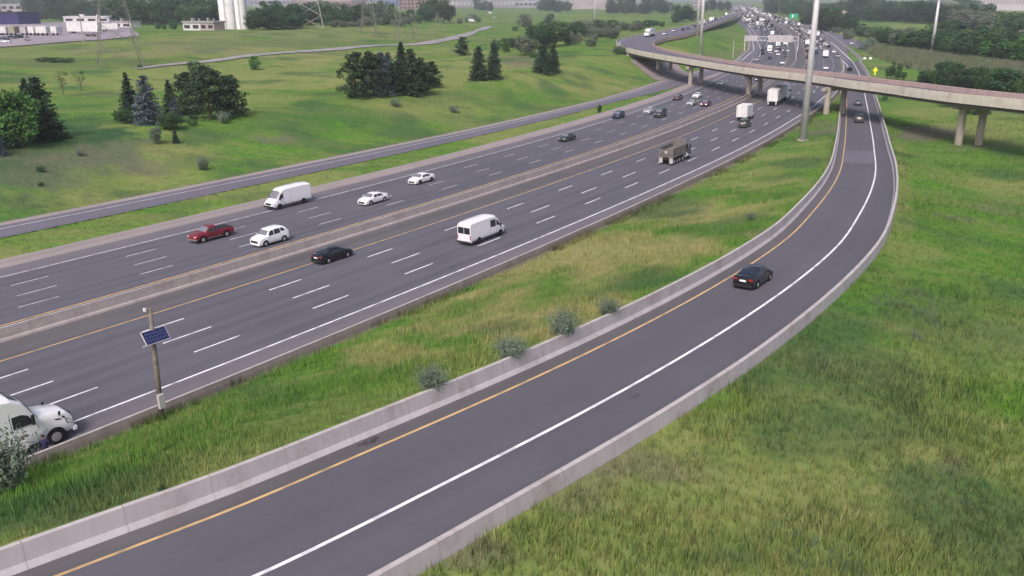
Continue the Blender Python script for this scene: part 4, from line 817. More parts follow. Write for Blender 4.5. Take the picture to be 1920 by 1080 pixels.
# person standing beside the truck
def person(loc, rz):
    t = empty('person', loc, rz, 'person with dark hair and navy top standing beside the white semi truck', 'person')
    J = {'pel': (0, 0, .95, .15), 'chest': (0.02, 0, 1.32, .17), 'neck': (0.01, 0, 1.5, .06), 'head': (.03, 0, 1.63, .1), 'top': (.02, 0, 1.7, .085),
         'shl': (0, .2, 1.43, .07), 'ell': (-.03, .27, 1.15, .045), 'wrl': (.1, .27, .93, .035), 'hdl': (.15, .26, .86, .035), 'shr': (0, -.2, 1.43, .07), 'elr': (-.05, -.28, 1.16, .045), 'wrr': (.12, -.22, 1.0, .035), 'hdr': (.18, -.18, .96, .035),
         'hil': (0, .1, .9, .1), 'knl': (.03, .12, .5, .065), 'anl': (-.03, .12, .09, .045), 'tol': (.14, .13, .04, .04), 'hir': (0, -.1, .9, .1), 'knr': (.02, -.12, .5, .065), 'anr': (-.03, -.13, .09, .045), 'tor': (.14, -.14, .04, .04)}
    E_ = [('pel', 'chest'), ('chest', 'neck'), ('neck', 'head'), ('head', 'top'), ('chest', 'shl'), ('shl', 'ell'), ('ell', 'wrl'), ('wrl', 'hdl'), ('chest', 'shr'), ('shr', 'elr'), ('elr', 'wrr'), ('wrr', 'hdr'), ('pel', 'hil'), ('hil', 'knl'), ('knl', 'anl'), ('anl', 'tol'), ('pel', 'hir'), ('hir', 'knr'), ('knr', 'anr'), ('anr', 'tor')]
    ks = list(J)
    for hs, sd in (('hdl', 1), ('hdr', -1)):
        x, y, z, _r = J[hs]
        for q in range(5): k = f'{hs}{q}'; J[k] = (x+.05+.01*(q % 3)-(.03 if q == 4 else 0), y+(q-1.5)*.018*sd, z-.05+(.03 if q == 4 else 0), .009); E_.append((hs, k))
    ks = list(J); me = bpy.data.meshes.new('body'); me.from_pydata([J[k][:3] for k in ks], [(ks.index(a), ks.index(b)) for a, b in E_], []); o = bpy.data.objects.new('body', me); COL.objects.link(o); o.parent = t
    md = o.modifiers.new('skin', 'SKIN'); 
    for i, k in enumerate(ks): me.skin_vertices[0].data[i].radius = (J[k][3],)*2; me.skin_vertices[0].data[i].use_root = (i == 0)
    sb = o.modifiers.new('sub', 'SUBSURF'); sb.levels = 1; sb.render_levels = 2
    navy = mat('navy_clothes', (.025, .022, .07), .9); skin = mat('skin', (.45, .27, .2), .6); trs = mat('dark_trousers', (.03, .03, .05), .9); hair = mat('dark_hair', (.02, .012, .015), .8)
    # one body surface, coloured by height: trousers, top, skin
    bm_ = mat('person_body', (.025, .022, .07), .9); tt = bm_.node_tree; tc = tt.nodes.new('ShaderNodeTexCoord'); sp = tt.nodes.new('ShaderNodeSeparateXYZ'); tt.links.new(tc.outputs['Object'], sp.inputs[0])
    mr = tt.nodes.new('ShaderNodeMapRange'); mr.inputs[2].default_value = 2; tt.links.new(sp.outputs[2], mr.inputs[0]); cr = tt.nodes.new('ShaderNodeValToRGB'); cr.color_ramp.interpolation = 'CONSTANT'; e = cr.color_ramp.elements
    e[0].position = 0; e[0].color = (.03, .03, .05, 1); e[1].position = .47; e[1].color = (.03, .025, .085, 1); q = e.new(.752); q.color = (.4, .24, .18, 1); tt.links.new(mr.outputs[0], cr.inputs[0]); tt.links.new(cr.outputs[0], tt.nodes['Principled BSDF'].inputs['Base Color'])
    me.materials.append(bm_)
    b = MB(); n = 10
    for j in range(6):
        a = j/5*math.pi*.55
        for i in range(n): th = 2*math.pi*i/n; b.v.append((.0+math.cos(th)*.125*math.sin(a+.01), math.sin(th)*.115*math.sin(a+.01), 1.66+math.cos(a)*.13))
    for j in range(5):
        for i in range(n): b.f.append((j*n+i, (j+1)*n+i, (j+1)*n+(i+1) % n, j*n+(i+1) % n)); b.m.append(0)
    b.f.append(tuple(range(n))); b.m.append(0); b.build('hair', hair, t, smooth=True)
    return t
q = G(89, 862)
person((float(q[0]), float(q[1]), float(q[2])-.03), head_c(100)+1.0)

# ------------------------------------------------------------------ distant traffic: one mesh per kind and colour, shared by copies
def far_mesh(kind, pm):
    V = []; Fl = []; mi = []
    b = MB()
    if kind in ('car', 'suv'):
        h = 1.45 if kind == 'car' else 1.75
        b.prism([(-2.3, .3), (2.3, .3), (2.35, .7), (1.2, .95), (-1.7 if kind == 'car' else -2.2, 1.0), (-2.35, .95)], -.88, .88, 0)
        x = (-1.75, -1.0, .45, 1.2) if kind == 'car' else (-2.25, -2.0, .5, 1.15)
        q = len(b.v); z0 = .93; b.v += [(x[0], -.84, z0), (x[3], -.84, z0), (x[3], .84, z0), (x[0], .84, z0), (x[1], -.66, h), (x[2], -.66, h), (x[2], .66, h), (x[1], .66, h)]
        for f, m_ in (((4, 5, 6, 7), 0), ((0, 1, 5, 4), 1), ((1, 2, 6, 5), 1), ((2, 3, 7, 6), 1), ((3, 0, 4, 7), 1)): b.f.append(tuple(q+i for i in f)); b.m.append(m_)
        for xx in (-1.4, 1.4): b.tube((xx, -.9, .32), (xx, .9, .32), .32, .32, 8, 2)
    elif kind == 'truck':
        b.box(-6, 4, -1.28, 1.28, 1.1, 4.0, 0); b.prism([(4.3, .6), (7.9, .6), (8, 1.4), (7.9, 1.9), (6.7, 2.0), (6.2, 3.0), (5.6, 3.5), (4.3, 3.8)], -1.2, 1.2, 0); b.box(6.3, 6.65, -1.1, 1.1, 2.05, 2.7, 1)
        for xx in (-5, -3.8, 3, 7): b.tube((xx, -1.2, .5), (xx, 1.2, .5), .5, .5, 8, 2)
    else:
        b.box(-3.5, 1.6, -1.15, 1.15, .8, 3.3, 0); b.prism([(1.7, .5), (3.7, .5), (3.7, 1.2), (2.9, 1.4), (2.5, 2.2), (1.7, 2.3)], -1, 1, 0); b.box(2.45, 2.8, -.9, .9, 1.5, 2.1, 1)
        for xx in (-2.3, 2.7): b.tube((xx, -1.1, .42), (xx, 1.1, .42), .42, .42, 8, 2)
    me = bpy.data.meshes.new('distant_'+kind); me.from_pydata(b.v, [], b.f); me.polygons.foreach_set('material_index', b.m); me.update()
    for m_ in (pm, M['glass'], M['tyre']): me.materials.append(m_)
    return me
cols = {'white': PW, 'black': PB, 'silver': PSIL, 'grey': PGR, 'navy': PBL, 'maroon': PMAR, 'beige': PGOLD}
FM = {}
ORD = ['', 'first', 'second', 'third', 'fourth', 'fifth', 'sixth', 'seventh', 'eighth', 'ninth', 'tenth', 'eleventh', 'twelfth', 'thirteenth', 'fourteenth', 'fifteenth', 'sixteenth', 'seventeenth', 'eighteenth', 'nineteenth', 'twentieth', 'twenty-first', 'twenty-second', 'twenty-third', 'twenty-fourth', 'twenty-fifth', 'twenty-sixth', 'twenty-seventh', 'twenty-eighth', 'twenty-ninth', 'thirtieth', 'thirty-first', 'thirty-second', 'thirty-third', 'thirty-fourth', 'thirty-fifth', 'thirty-sixth', 'thirty-seventh', 'thirty-eighth', 'thirty-ninth', 'fortieth', 'forty-first', 'forty-second', 'forty-third', 'forty-fourth', 'forty-fifth', 'forty-sixth', 'forty-seventh', 'forty-eighth', 'forty-ninth', 'fiftieth', 'fifty-first', 'fifty-second', 'fifty-third', 'fifty-fourth', 'fifty-fifth', 'fifty-sixth', 'fifty-seventh', 'fifty-eighth']
NAME = {'car': ('distant_car', 'car'), 'suv': ('distant_suv', 'car'), 'truck': ('distant_semi_truck', 'truck'), 'van': ('distant_box_truck', 'truck')}
def far_vehicle(kind, colr, p, h, label, group):
    if (kind, colr) not in FM: FM[kind, colr] = far_mesh(kind, cols[colr])
    o = bpy.data.objects.new(NAME[kind][0], FM[kind, colr]); COL.objects.link(o); o.location = tuple(map(float, p)); o.rotation_euler = (0, 0, h); tag(o, label, NAME[kind][1], group); return o
GJ = 'vehicles in the distant traffic beyond the overpass'
for px_, py_, aw_, k_, c_, lb in ((1547, 108, 1, 'van', 'white', 'white box truck seen from behind just beyond the overpass'), (1549, 130, 1, 'car', 'white', 'white car close behind the overpass parapet, right of the light pole'),
      (1563, 99, 1, 'suv', 'white', 'white SUV to the right of the white box truck beyond the overpass'), (1570, 107, 1, 'car', 'silver', 'silver car near the right edge line beyond the overpass'),
      (1546, 84, 1, 'suv', 'white', 'white minivan behind the box truck beyond the overpass'), (1593, 133, 1, 'car', 'black', 'black car on the exit ramp lane right behind the overpass parapet'), (1516, 124, 1, 'suv', 'black', 'black SUV beside the left yellow line right behind the parapet'),
      (1514, 110, 1, 'car', 'maroon', 'dark maroon car in the left eastbound lane beyond the overpass'), (1514, 97, 1, 'suv', 'black', 'black car in the left eastbound lane, third beyond the overpass'), (1530, 101, 1, 'car', 'navy', 'dark car alone in the second eastbound lane beyond the overpass'),
      (1419, 114, 0, 'suv', 'silver', 'silver SUV on the leftmost westbound lane beyond the overpass'), (1443, 111, 0, 'car', 'navy', 'dark car left of centre on the westbound side beyond the overpass'), (1467, 120, 0, 'car', 'white', 'white car closest behind the parapet on the westbound side'),
      (1473, 107, 0, 'car', 'grey', 'grey car near the median on the westbound side beyond the overpass'), (1459, 104, 0, 'suv', 'white', 'white SUV in the middle westbound lane beyond the overpass'), (1476, 97, 0, 'suv', 'white', 'white SUV near the median below the overhead sign'),
      (1461, 95, 0, 'car', 'black', 'black car in the middle westbound lane below the overhead sign'), (1445, 101, 0, 'car', 'silver', 'silver-grey car in the second westbound lane beyond the overpass'), (1430, 102, 0, 'car', 'black', 'black car left of the others below the overhead sign'), (1473, 88, 0, 'car', 'white', 'white car right beneath the right end of the overhead sign'),
      (1596, 83, 2, 'car', 'white', 'white car alone on the distant exit road beside the grey bush'), (1508, 54, 2, 'car', 'white', 'white car on the distant exit road near the small pole')):
    s, d, _ = proj(P(px_, py_), C, NC, SCc); far_vehicle(k_, c_, [*P(px_, py_), .06 if aw_ < 2 else .12], head_c(float(s[0]))+(0 if aw_ == 1 else math.pi), lb, GJ)
LEND = []; rj = random.Random(5); pal = ['white']*6+['silver']*4+['black']*4+['grey']*3+['navy', 'maroon', 'beige']
lanesW = [(10., 500, 1300, 'innermost'), (13.6, 505, 1300, 'second'), (17.2, 512, 1300, 'third'), (20.8, 520, 1300, 'fourth'), (24.6, 640, 1300, 'outermost')]
lanesE = [(-1.8, 520, 1200, 'innermost'), (-5.3, 540, 1250, 'second'), (-9., 500, 1300, 'third'), (-12.8, 560, 1300, 'fourth'), (-17.6, 700, 1300, 'outermost')]
for lanes, hd, side in ((lanesW, math.pi, 'westbound'), (lanesE, 0, 'eastbound')):
    for d, a, b, nm in lanes:
        s = a+rj.uniform(0, 10); n = 0
        while s < b and n < 27:
            n += 1; k = rj.random(); kind = 'truck' if k > .975 and s > 600 else 'van' if k > .955 else 'suv' if k > .6 else 'car'; colr = 'white' if kind in ('truck', 'van') else rj.choice(pal)
            extra = 6 if kind == 'truck' else 0; s += extra
            far_vehicle(kind, colr, at_c(s, d+rj.uniform(-.3, .3), .06), head_c(s)+hd, f'{colr} {NAME[kind][1]} in the {nm} {side} lane of the distant jam, {ORD[n]} from the overpass', GJ)
            s += extra+rj.uniform(9, 19)
        LEND.append((d, s))
# flyover queue
oc = resamp((resamp(outer, 400)+resamp(inner, 400))/2, 400); So = arcl(oc); jn = upto(oc, P(1250, 62, 8.2)); Gq = 'vehicles on the flyover ramp'
def on_fly(px_, py_, kind, colr, label, toward=True):
    p_ = P(px_, py_, 7.25); i = upto(oc, p_); h = oc[min(i+1, 399)]-oc[i-1]; a = math.atan2(h[1], h[0])+(math.pi if toward else 0); return far_vehicle(kind, colr, [p_[0], p_[1], 7.25], a, label, Gq)
on_fly(1219, 68, 'truck', 'white', 'white truck cresting the flyover bend, biggest vehicle on it')
for px_, py_, k_, c_, lb in ((1246, 65, 'car', 'white', 'white car directly behind the white truck on the flyover'), (1263, 59, 'car', 'white', 'second white car following the truck on the flyover'), (1281, 57, 'car', 'black', 'dark car left of the tall twin poles on the flyover'), (1290, 55, 'car', 'grey', 'grey car just left of the tall poles on the flyover')):
    on_fly(px_, py_, k_, c_, lb)
n = 0
for q in np.linspace(0, 1, 30):
    px_ = 1298+q*84; py_ = 53-q*30.5+rj.uniform(-.6, .6); n += 1; k_ = rj.choice(['car', 'car', 'suv', 'suv', 'van']); c_ = 'white' if k_ == 'van' else rj.choice(['white', 'white', 'silver', 'black', 'grey'])
    on_fly(px_, py_, k_, c_, f'{c_} {NAME[k_][1]} in the queue on the flyover, {ORD[n]} right of the tall poles')
# the rest of the jam, too far to tell apart
b = MB()
V = []; Fl = []; mi = []; base = {k: far_mesh(k, PW) for k in ('car', 'suv', 'van')}; 
vb = {}
for k, me in base.items(): v = np.empty(len(me.vertices)*3, np.float32); me.vertices.foreach_get('co', v); vb[k] = (v.reshape(-1, 3), [tuple(p.vertices) for p in me.polygons], [p.material_index for p in me.polygons])
mlist = [PW, M['glass'], M['tyre'], PSIL, PB, PGR]
off_ = 0
for d, s in LEND+[(28.4, 800), (32, 900)]:
    while s < 2900:
        k = rj.choice(['car', 'car', 'suv', 'suv', 'car', 'suv', 'car', 'van']); v, f, m_ = vb[k]; h = head_c(s); p = at_c(s, d+rj.uniform(-.4, .4), .06); ca, sa = math.cos(h), math.sin(h)
        V.append(np.c_[v[:, 0]*ca-v[:, 1]*sa+p[0], v[:, 0]*sa+v[:, 1]*ca+p[1], v[:, 2]+p[2]]); pc = rj.choice([0, 0, 3, 3, 4, 4, 5]); Fl += [tuple(i+off_ for i in q) for q in f]; mi += [pc if q == 0 else q for q in m_]; off_ += len(v); s += rj.uniform(8, 17)
o = mesh_np('distant_traffic', np.vstack(V), Fl, mlist, midx=mi); tag(o, 'mass of tiny cars filling the highway towards the horizon', 'traffic', kind='stuff')

# ------------------------------------------------------------------ poles, signs, towers
def lowpole(name, bx, by, tx, ty, r0, r1, label, cat='light pole', top=None, mt=None, z=None, group='tall light poles'):
    g_ = G(bx, by) if z is None else np.r_[P(bx, by, z), z]; t = empty(name, tuple(map(float, g_)), 0, label, cat, group); hgt = top
    MB().tube((0, 0, -.3), (0, 0, hgt), r0, r1, 16).build('mast', mt or M['steel'], t, smooth=True)
    MB().tube((0, 0, 0), (0, 0, .25), r0*1.5, r0*1.5, 12).build('base_flange', M['conc_pier'], t)
    b = MB()
    for i in range(6): a = i*math.pi/3; b.tube((0, 0, hgt-.4), (math.cos(a)*1.1, math.sin(a)*1.1, hgt-.4), .05, .05, 6); b.box(math.cos(a)*1.2-.3, math.cos(a)*1.2+.3, math.sin(a)*1.2-.3, math.sin(a)*1.2+.3, hgt-.6, hgt-.35)
    b.build('lamp_ring', M['steel'], t); return t
lowpole('high_mast_light_pole', 1505, 264, 1532, 0, .68, .42, 'thick pale high mast pole standing in the grass in front of the overpass', top=36)
lowpole('high_mast_light_pole', 1313, 103, 0, 0, .75, .5, 'tall pale mast rising from the green loop beyond the overpass, nearer of the twin poles', top=38)
lowpole('high_mast_light_pole', 1307, 69, 0, 0, .8, .6, 'tall mast behind the nearer twin, beside the flyover shadow', top=40)
lowpole('high_mast_light_pole', 1746, 102, 0, 0, .75, .55, 'tall leaning-looking pale mast behind the reed band at right', top=26)
lowpole('high_mast_light_pole', 1115, 48, 0, 0, .9, .6, 'distant pale mast above the silver shrubs left of the flyover bend', top=36)
lowpole('high_mast_light_pole', 1204, 25, 0, 0, 1.0, .8, 'faint far mast in front of the dark tree belt', top=40)
for bx, by, tp, lb in ((1374, 109, 8, 'short pale pole with a small cabinet in the green loop'), (1545, 56, 12, 'small dark pole behind the distant exit road'), (1460, 34, 18, 'thin pole in front of the trees near the green sign'), (1256, 24, 18, 'thin pole at the far dark tree belt'), (157, 79, 10, 'thin dark utility pole at the edge of the industrial yard')):
    g_ = G(bx, by); t = empty('utility_pole', tuple(map(float, g_)), 0, lb, 'pole'); MB().tube((0, 0, -.3), (0, 0, tp), .28, .2, 8).build('mast', M['steel_pale'], t); MB().box(-.5, .5, -.2, .2, tp-.2, tp+.1).build('cap', M['steel_dark'], t)
# wooden pole with solar panel
g_ = G(303, 786); t = empty('solar_power_pole', tuple(map(float, g_)), head_c(95), 'weathered wooden pole carrying a blue solar panel in the grass beside the highway', 'pole')
top = None
for zt in np.arange(4, 14, .05):
    q = P(281, 578, g_[2]+zt)
    if top is None or np.hypot(*(q-g_[:2])) < top[0]: top = (np.hypot(*(q-g_[:2])), zt, q)
Hp = top[1]; cth, sth = math.cos(-head_c(95)), math.sin(-head_c(95)); e_ = top[2]-g_[:2]; tl = (e_[0]*cth-e_[1]*sth, e_[0]*sth+e_[1]*cth)
MB().tube((0, 0, -.5), (tl[0], tl[1], Hp), .2, .13, 12).build('pole', M['wood'], t, smooth=True)
pz = Hp*.77; c0 = np.array([tl[0]*.77, tl[1]*.77, pz]); bb = MB()
pan = empty('x')  # temporary frame
bpy.data.objects.remove(pan)
f_ = MB().box(-.95, .95, -.045, .045, -.55, .55, 0).build('solar_panel', M['sign_back'], t, bevel=.01)
gb = MB().box(-.89, .89, -.055, -.046, -.49, .49, 0)
for i in range(1, 9): x = -.89+1.78*i/9; gb.box(x-.008, x+.008, -.058, -.0551, -.49, .49, 1)
for i in range(1, 4): z = -.49+.98*i/4; gb.box(-.89, .89, -.0585, -.0581, z-.008, z+.008, 1)
gb.build('solar_cells', [M['solar'], M['solar_line']], f_)
f_.location = (c0[0], c0[1]-.32, c0[2]); f_.rotation_euler = (R_(-36), 0, 0); f_.scale = (.88, .88, .88)
bb = MB().box(c0[0]-.06, c0[0]+.06, c0[1]-.35, c0[1]+.1, pz-.25, pz-.15); bb.box(c0[0]-.8, c0[0]+.8, c0[1]-.1, c0[1]-.02, pz-.62, pz-.54); bb.build('bracket', M['steel'], t)
MB().tube((tl[0]-.35, tl[1], Hp-.05), (tl[0]+.15, tl[1], Hp-.02), .05, .05, 8).box(tl[0]-.42, tl[0]-.28, tl[1]-.08, tl[1]+.08, Hp-.1, Hp+.1, 1).build('sensor', [M['wood'], M['plate']], t)
MB().box(-.2, .2, -.42, -.15, .9, 1.9).build('cabinet', M['box_grey'], t, bevel=.02)
# green direction sign and others
def signboard(name, bx, by, w_, h_, zb, m, label, cat='sign', rz=0., posts=2, mark=None, yaw=0.):
    g_ = G(bx, by); t = empty(name, tuple(map(float, g_)), yaw, label, cat)
    MB().box(-w_/2, w_/2, -.06, .06, zb, zb+h_).build('panel', m, t, bevel=.02)
    for i in range(posts): x = 0 if posts == 1 else (-w_*.3, w_*.3)[i]; MB().box(x-.1, x+.1, .07, .25, -.3, zb+h_*.8).build('post', M['steel'], t)
    if mark: MB().box(*mark[:2], -.075, -.062, *mark[2:]).build('legend', M['sign_white'], t)
    return t
signboard('direction_sign', 1487, 39, 10., 5.5, 2.5, M['sign_green'], 'green direction sign with a white mark beside the distant highway', mark=(-1.6, .1, 3.6, 7.0))
g_ = G(1640, 142); t = empty('warning_sign', tuple(map(float, g_)), 0, 'yellow diamond warning sign on the grass behind the overpass at right', 'sign'); MB().poly([(0, -.05, .9), (.95, -.05, 1.95), (0, -.05, 3.), (-.95, -.05, 1.95)]).poly([(0, .02, .9), (-.95, .02, 1.95), (0, .02, 3.), (.95, .02, 1.95)]).build('panel', M['sign_yellow'], t); MB().box(-.06, .06, .03, .12, -.2, 3).build('post', M['steel'], t)
MB().box(-.4, .4, -.06, 0, .35, .85).build('tab', M['sign_yellow'], t)
for x_, lb in ((1621, 'white roadside marker lying left in the grass by the ramp, behind the overpass'), (1632, 'white roadside marker right beside its twin behind the overpass')):
    g_ = G(x_, 111); t = empty('roadside_marker', tuple(map(float, g_)), 0, lb, 'marker'); MB().box(-.7, .7, -.3, .3, 0, .8, tx=.2, ty=.1).build('block', M['plate'], t, bevel=.05); MB().box(-.5, .5, -.2, .2, .8, .95).build('cap', M['box_grey'], t)
# overhead sign seen from behind, spanning the westbound side
s, d, _ = proj(P(1400, 96), C, NC, SCc); sA = float(s[0]); t = empty('overhead_sign', tuple(map(float, at_c(520, 30, 0))), head_c(520), 'overhead gantry with pale sign backs across the far westbound lanes', 'sign')
ax = lambda s_, d_: None
MB().tube((0, 0, -.3), (0, 0, 7.4), .3, .25, 10).build('post', M['steel'], t); MB().tube((0, -26.2, 0), (0, -26.2, 7.4), .3, .25, 10).build('post', M['steel'], t)
b = MB()
for z in (5.2, 7.2): b.tube((0, 0, z), (0, -26.2, z), .14, .14, 6); b.tube((.9, 0, z), (.9, -26.2, z), .14, .14, 6)
for i in range(14): y = -26.2*i/14; b.tube((0, y, 5.2), (0, y-1.87, 7.2), .07, .07, 5)
b.build('truss', M['steel'], t)
for y0, y1, z0, z1 in ((-23.5, -11.5, 4.6, 8.0), (-6.2, .4, 5.0, 7.8)):
    b = MB().box(-.25, -.1, y0, y1, z0, z1, 0)
    y = y0+1
    while y < y1: b.box(-.4, -.25, y-.06, y+.06, z0, z1, 1); y += 1.3
    b.build('sign_back', [M['sign_back'], M['steel']], t)
def pylon(bx, by, base, hgt, m, label, r=.12, arms=True, yaw=.3):
    g_ = G(bx, by); t = empty('transmission_tower', tuple(map(float, g_)), yaw, label, 'pylon', 'lattice transmission towers'); b = MB(); lv = 9
    wz = lambda z: base/2*(1-z/hgt*1.15)+.6 if z < hgt*.75 else base/2*(1-.75*1.15)+.6
    zs = [hgt*(1-(1-i/lv)**1.25) for i in range(lv+1)]
    for sx, sy in ((1, 1), (1, -1), (-1, -1), (-1, 1)):
        for i in range(lv): a, c_ = wz(zs[i]), wz(zs[i+1]); b.tube((sx*a, sy*a, zs[i]), (sx*c_, sy*c_, zs[i+1]), r*1.3, r*1.3, 5, cap=False)
    b.build('legs', m, t); b = MB()
    cs = ((1, 1), (1, -1), (-1, -1), (-1, 1))
    for k in range(4):
        p_, q_ = cs[k], cs[(k+1) % 4]
        for i in range(lv):
            a, c_ = wz(zs[i]), wz(zs[i+1]); b.tube((p_[0]*a, p_[1]*a, zs[i]), (q_[0]*c_, q_[1]*c_, zs[i+1]), r*.7, r*.7, 4, cap=False); b.tube((q_[0]*a, q_[1]*a, zs[i]), (p_[0]*c_, p_[1]*c_, zs[i+1]), r*.7, r*.7, 4, cap=False)
    b.build('bracing', m, t)
    for z in (hgt*.62, hgt*.76, hgt*.9): MB().tube((-base*.9, 0, z), (base*.9, 0, z), r, r, 5).tube((-base*.9, 0, z), (0, 0, z+1.6), r*.7, r*.7, 4).tube((base*.9, 0, z), (0, 0, z+1.6), r*.7, r*.7, 4).build('cross_arm', m, t)
    return t
pylon(227, 124, 11, 46, M['steel_dark'], 'large dark lattice pylon on the left field in front of the industrial yard', .09, yaw=.5)
pylon(583, 53, 13, 50, M['steel_pale'], 'pale lattice pylon in front of the dark trees, left of the tree belt gap', .17, yaw=.2)
pylon(692, 64, 7, 36, M['steel_dark'], 'thin dark pylon between the silver shrubs above the gravel path', .1, yaw=.3)
pylon(762, 76, 9, 44, M['steel_dark'], 'dark reddish lattice pylon standing right behind the central spruce group', .1, yaw=.4)
pylon(832, 42, 12, 50, M['steel_pale'], 'pale lattice pylon among the tall dark poplars', .17, yaw=.2)
pylon(1688, 31, 12, 30, M['steel_pale'], 'pale lattice pylon above the dark trees at upper right, left one', .2, yaw=.3)
pylon(1775, 31, 12, 30, M['steel_pale'], 'pale lattice pylon above the dark trees at upper right, by the tall mast', .2, yaw=.3)

# ------------------------------------------------------------------ vegetation: shared meshes of many small leaf faces
def quads_from(Cn, size, up=.0, seed=0, tri=False):
    """leaf faces at centres Cn with sizes and random facing"""
    r = np.random.default_rng(seed); n = len(Cn); a = r.normal(size=(n, 3)); a[:, 2] *= (1-up); a /= np.linalg.norm(a, axis=1)[:, None]
    b = np.cross(a, r.normal(size=(n, 3))); b /= np.linalg.norm(b, axis=1)[:, None]; s = (size*r.uniform(.6, 1.4, n))[:, None]
    V = np.stack([Cn-a*s, Cn+b*s*.55, Cn+a*s, Cn-b*s*.55], 1).reshape(-1, 3); return V, np.arange(4*n).reshape(n, 4)
def conifer(seed, ragged=.25, tiers=24, wide=.26, full=.0):
    """unit height"""
    r = np.random.default_rng(seed); P_ = []
    for i in range(tiers):
        z = .04+.94*(i/tiers)**.95; R = wide*((1-z)**(.85-full*.35))*(1+r.uniform(-ragged, ragged)*.6)+.008; nb = int(8+9*(1-z))
        for k in range(nb):
            a = r.uniform(0, 6.283); L = R*(1+r.uniform(-ragged, ragged)); 
            for q in range(int(3+7*(1-z))):
                u = (q+.6)/(3+7*(1-z)); sp = .028*u*(1-z+.2)
                for _ in range(3): P_.append((math.cos(a)*L*u+r.normal()*sp, math.sin(a)*L*u+r.normal()*sp, z-.05*u**2*L/.2+r.normal()*.008+.03*(u > .85)*full))
    P_ = np.array(P_); V, F_ = quads_from(P_, np.full(len(P_), .021), .25, seed); return V, F_
def pine(seed):
    r = np.random.default_rng(seed); P_ = []
    for i in range(90):
        z = r.uniform(.05, .96); R = .42*(1-((z-.25)/.78)**2*.92 if z > .25 else .9+.4*z)*r.uniform(.25, 1.02); a = r.uniform(0, 6.283); c_ = np.array([math.cos(a)*R, math.sin(a)*R, z]); n = 55
        q = r.normal(size=(n, 3)); q /= np.linalg.norm(q, axis=1)[:, None]; q *= np.array([.1, .1, .055])*r.uniform(.7, 1.2); P_.append(c_+q*r.uniform(.5, 1, (n, 1)))
        P_.append(np.outer(np.linspace(.3, 1, 8), c_*[1, 1, 0])+[0, 0, z-.05]+r.normal(size=(8, 3))*.02)
    P_ = np.vstack(P_); P_[:, 2] = np.maximum(P_[:, 2], .01); return quads_from(P_, np.full(len(P_), .026), .1, seed)
def broad(seed, cb=.0, wx=.44, n_=64, leaf=.032, cl=.145, per=50):
    r = np.random.default_rng(seed); P_ = []
    for i in range(n_):
        h_ = r.uniform(-.95, .97); a_ = r.uniform(0, 6.283); f_ = math.sqrt(max(0, 1-h_*h_))**.7*(1 if h_ > 0 else .88); q = np.array([math.cos(a_)*f_, math.sin(a_)*f_, h_]); rad = r.uniform(.6, 1.0)
        c_ = np.array([q[0]*wx*rad, q[1]*wx*rad, (cb+1)/2+q[2]*(1-cb)/2*rad*.9]); s_ = cl*r.uniform(.6, 1.25)
        e = r.normal(size=(per, 3)); e /= np.linalg.norm(e, axis=1)[:, None]; P_.append(c_+e*s_*r.uniform(.6, 1, (per, 1))*[1, 1, .8])
    P_ = np.vstack(P_); P_[:, 2] = np.maximum(P_[:, 2], .02); return quads_from(P_, np.full(len(P_), leaf), .15, seed)
def shrub(seed, n_=330, spiky=True):
    """multi-stemmed: upright shoots lined with small leaves"""
    r = np.random.default_rng(seed); P_ = []; 
    for i in range(n_):
        a = r.uniform(0, 6.283); lean = r.uniform(0, .75)**.8; L = r.uniform(.3, 1.)**.8*(1-.3*lean); bx = r.normal(size=2)*.1
        for q in np.linspace(.1, 1, 20): P_.append((bx[0]+math.cos(a)*lean*L*q+r.normal()*.02, bx[1]+math.sin(a)*lean*L*q+r.normal()*.02, L*q*(1-.12*lean*q)+r.normal()*.012))
    P_ = np.array(P_); return quads_from(P_, np.full(len(P_), .021), -1.2, seed)
LIB = {'spruce': [conifer(i) for i in (1, 2, 3)], 'full': [conifer(i, .15, 26, .27, 1.) for i in (4, 5)], 'pine': [pine(i) for i in (6, 7, 8)], 'broad': [broad(i) for i in (9, 10, 11)],
       'tall': [broad(i, .03, .3, 50) for i in (12, 13)], 'thin': [broad(20, .4, .26, 16, .022, .1, 22)], 'low': [broad(i, -.1, .7, 60, .034, .24) for i in (14, 15)], 'shrub': [shrub(i) for i in (16, 17, 18)]}
TM = {}
def tmesh(kind, i, m):
    k = (kind, i, m)
    if k not in TM:
        V, F_ = LIB[kind][i]; o = mesh_np('crown', V, F_, M[m]); TM[k] = o.data; bpy.data.objects.remove(o)
    return TM[k]
def trunkmesh(kind):
    if ('trunk', kind) not in TM:
        b = MB()
        if kind in ('spruce', 'full'): b.tube((0, 0, -.03), (0, 0, .93), .018, .003, 7)
        elif kind == 'shrub' or kind == 'low':
            for a in range(6): b.tube((0, 0, -.03), (math.cos(a)*.22, math.sin(a)*.22, .6), .014, .004, 5)
        else:
            b.tube((0, 0, -.03), (.01, 0, .4), .02, .014, 7).tube((.01, 0, .4), (0, .02, .8), .014, .005, 6)
            for a, z in ((.5, .25), (1.9, .3), (3.2, .35), (4.4, .28), (5.6, .42)): b.tube((0, 0, z), (math.cos(a)*.26, math.sin(a)*.26, z+.28), .013, .004, 5)
        o = b.build('trunk', M['bark']); TM['trunk', kind] = o.data; bpy.data.objects.remove(o)
    return TM['trunk', kind]
rt = random.Random(3)
NM = {'thin': ('young_tree', 'tree'), 'spruce': ('spruce_tree', 'tree'), 'full': ('spruce_tree', 'tree'), 'pine': ('pine_tree', 'tree'), 'broad': ('tree', 'tree'), 'tall': ('tree', 'tree'), 'low': ('bush', 'bush'), 'shrub': ('shrub', 'shrub')}
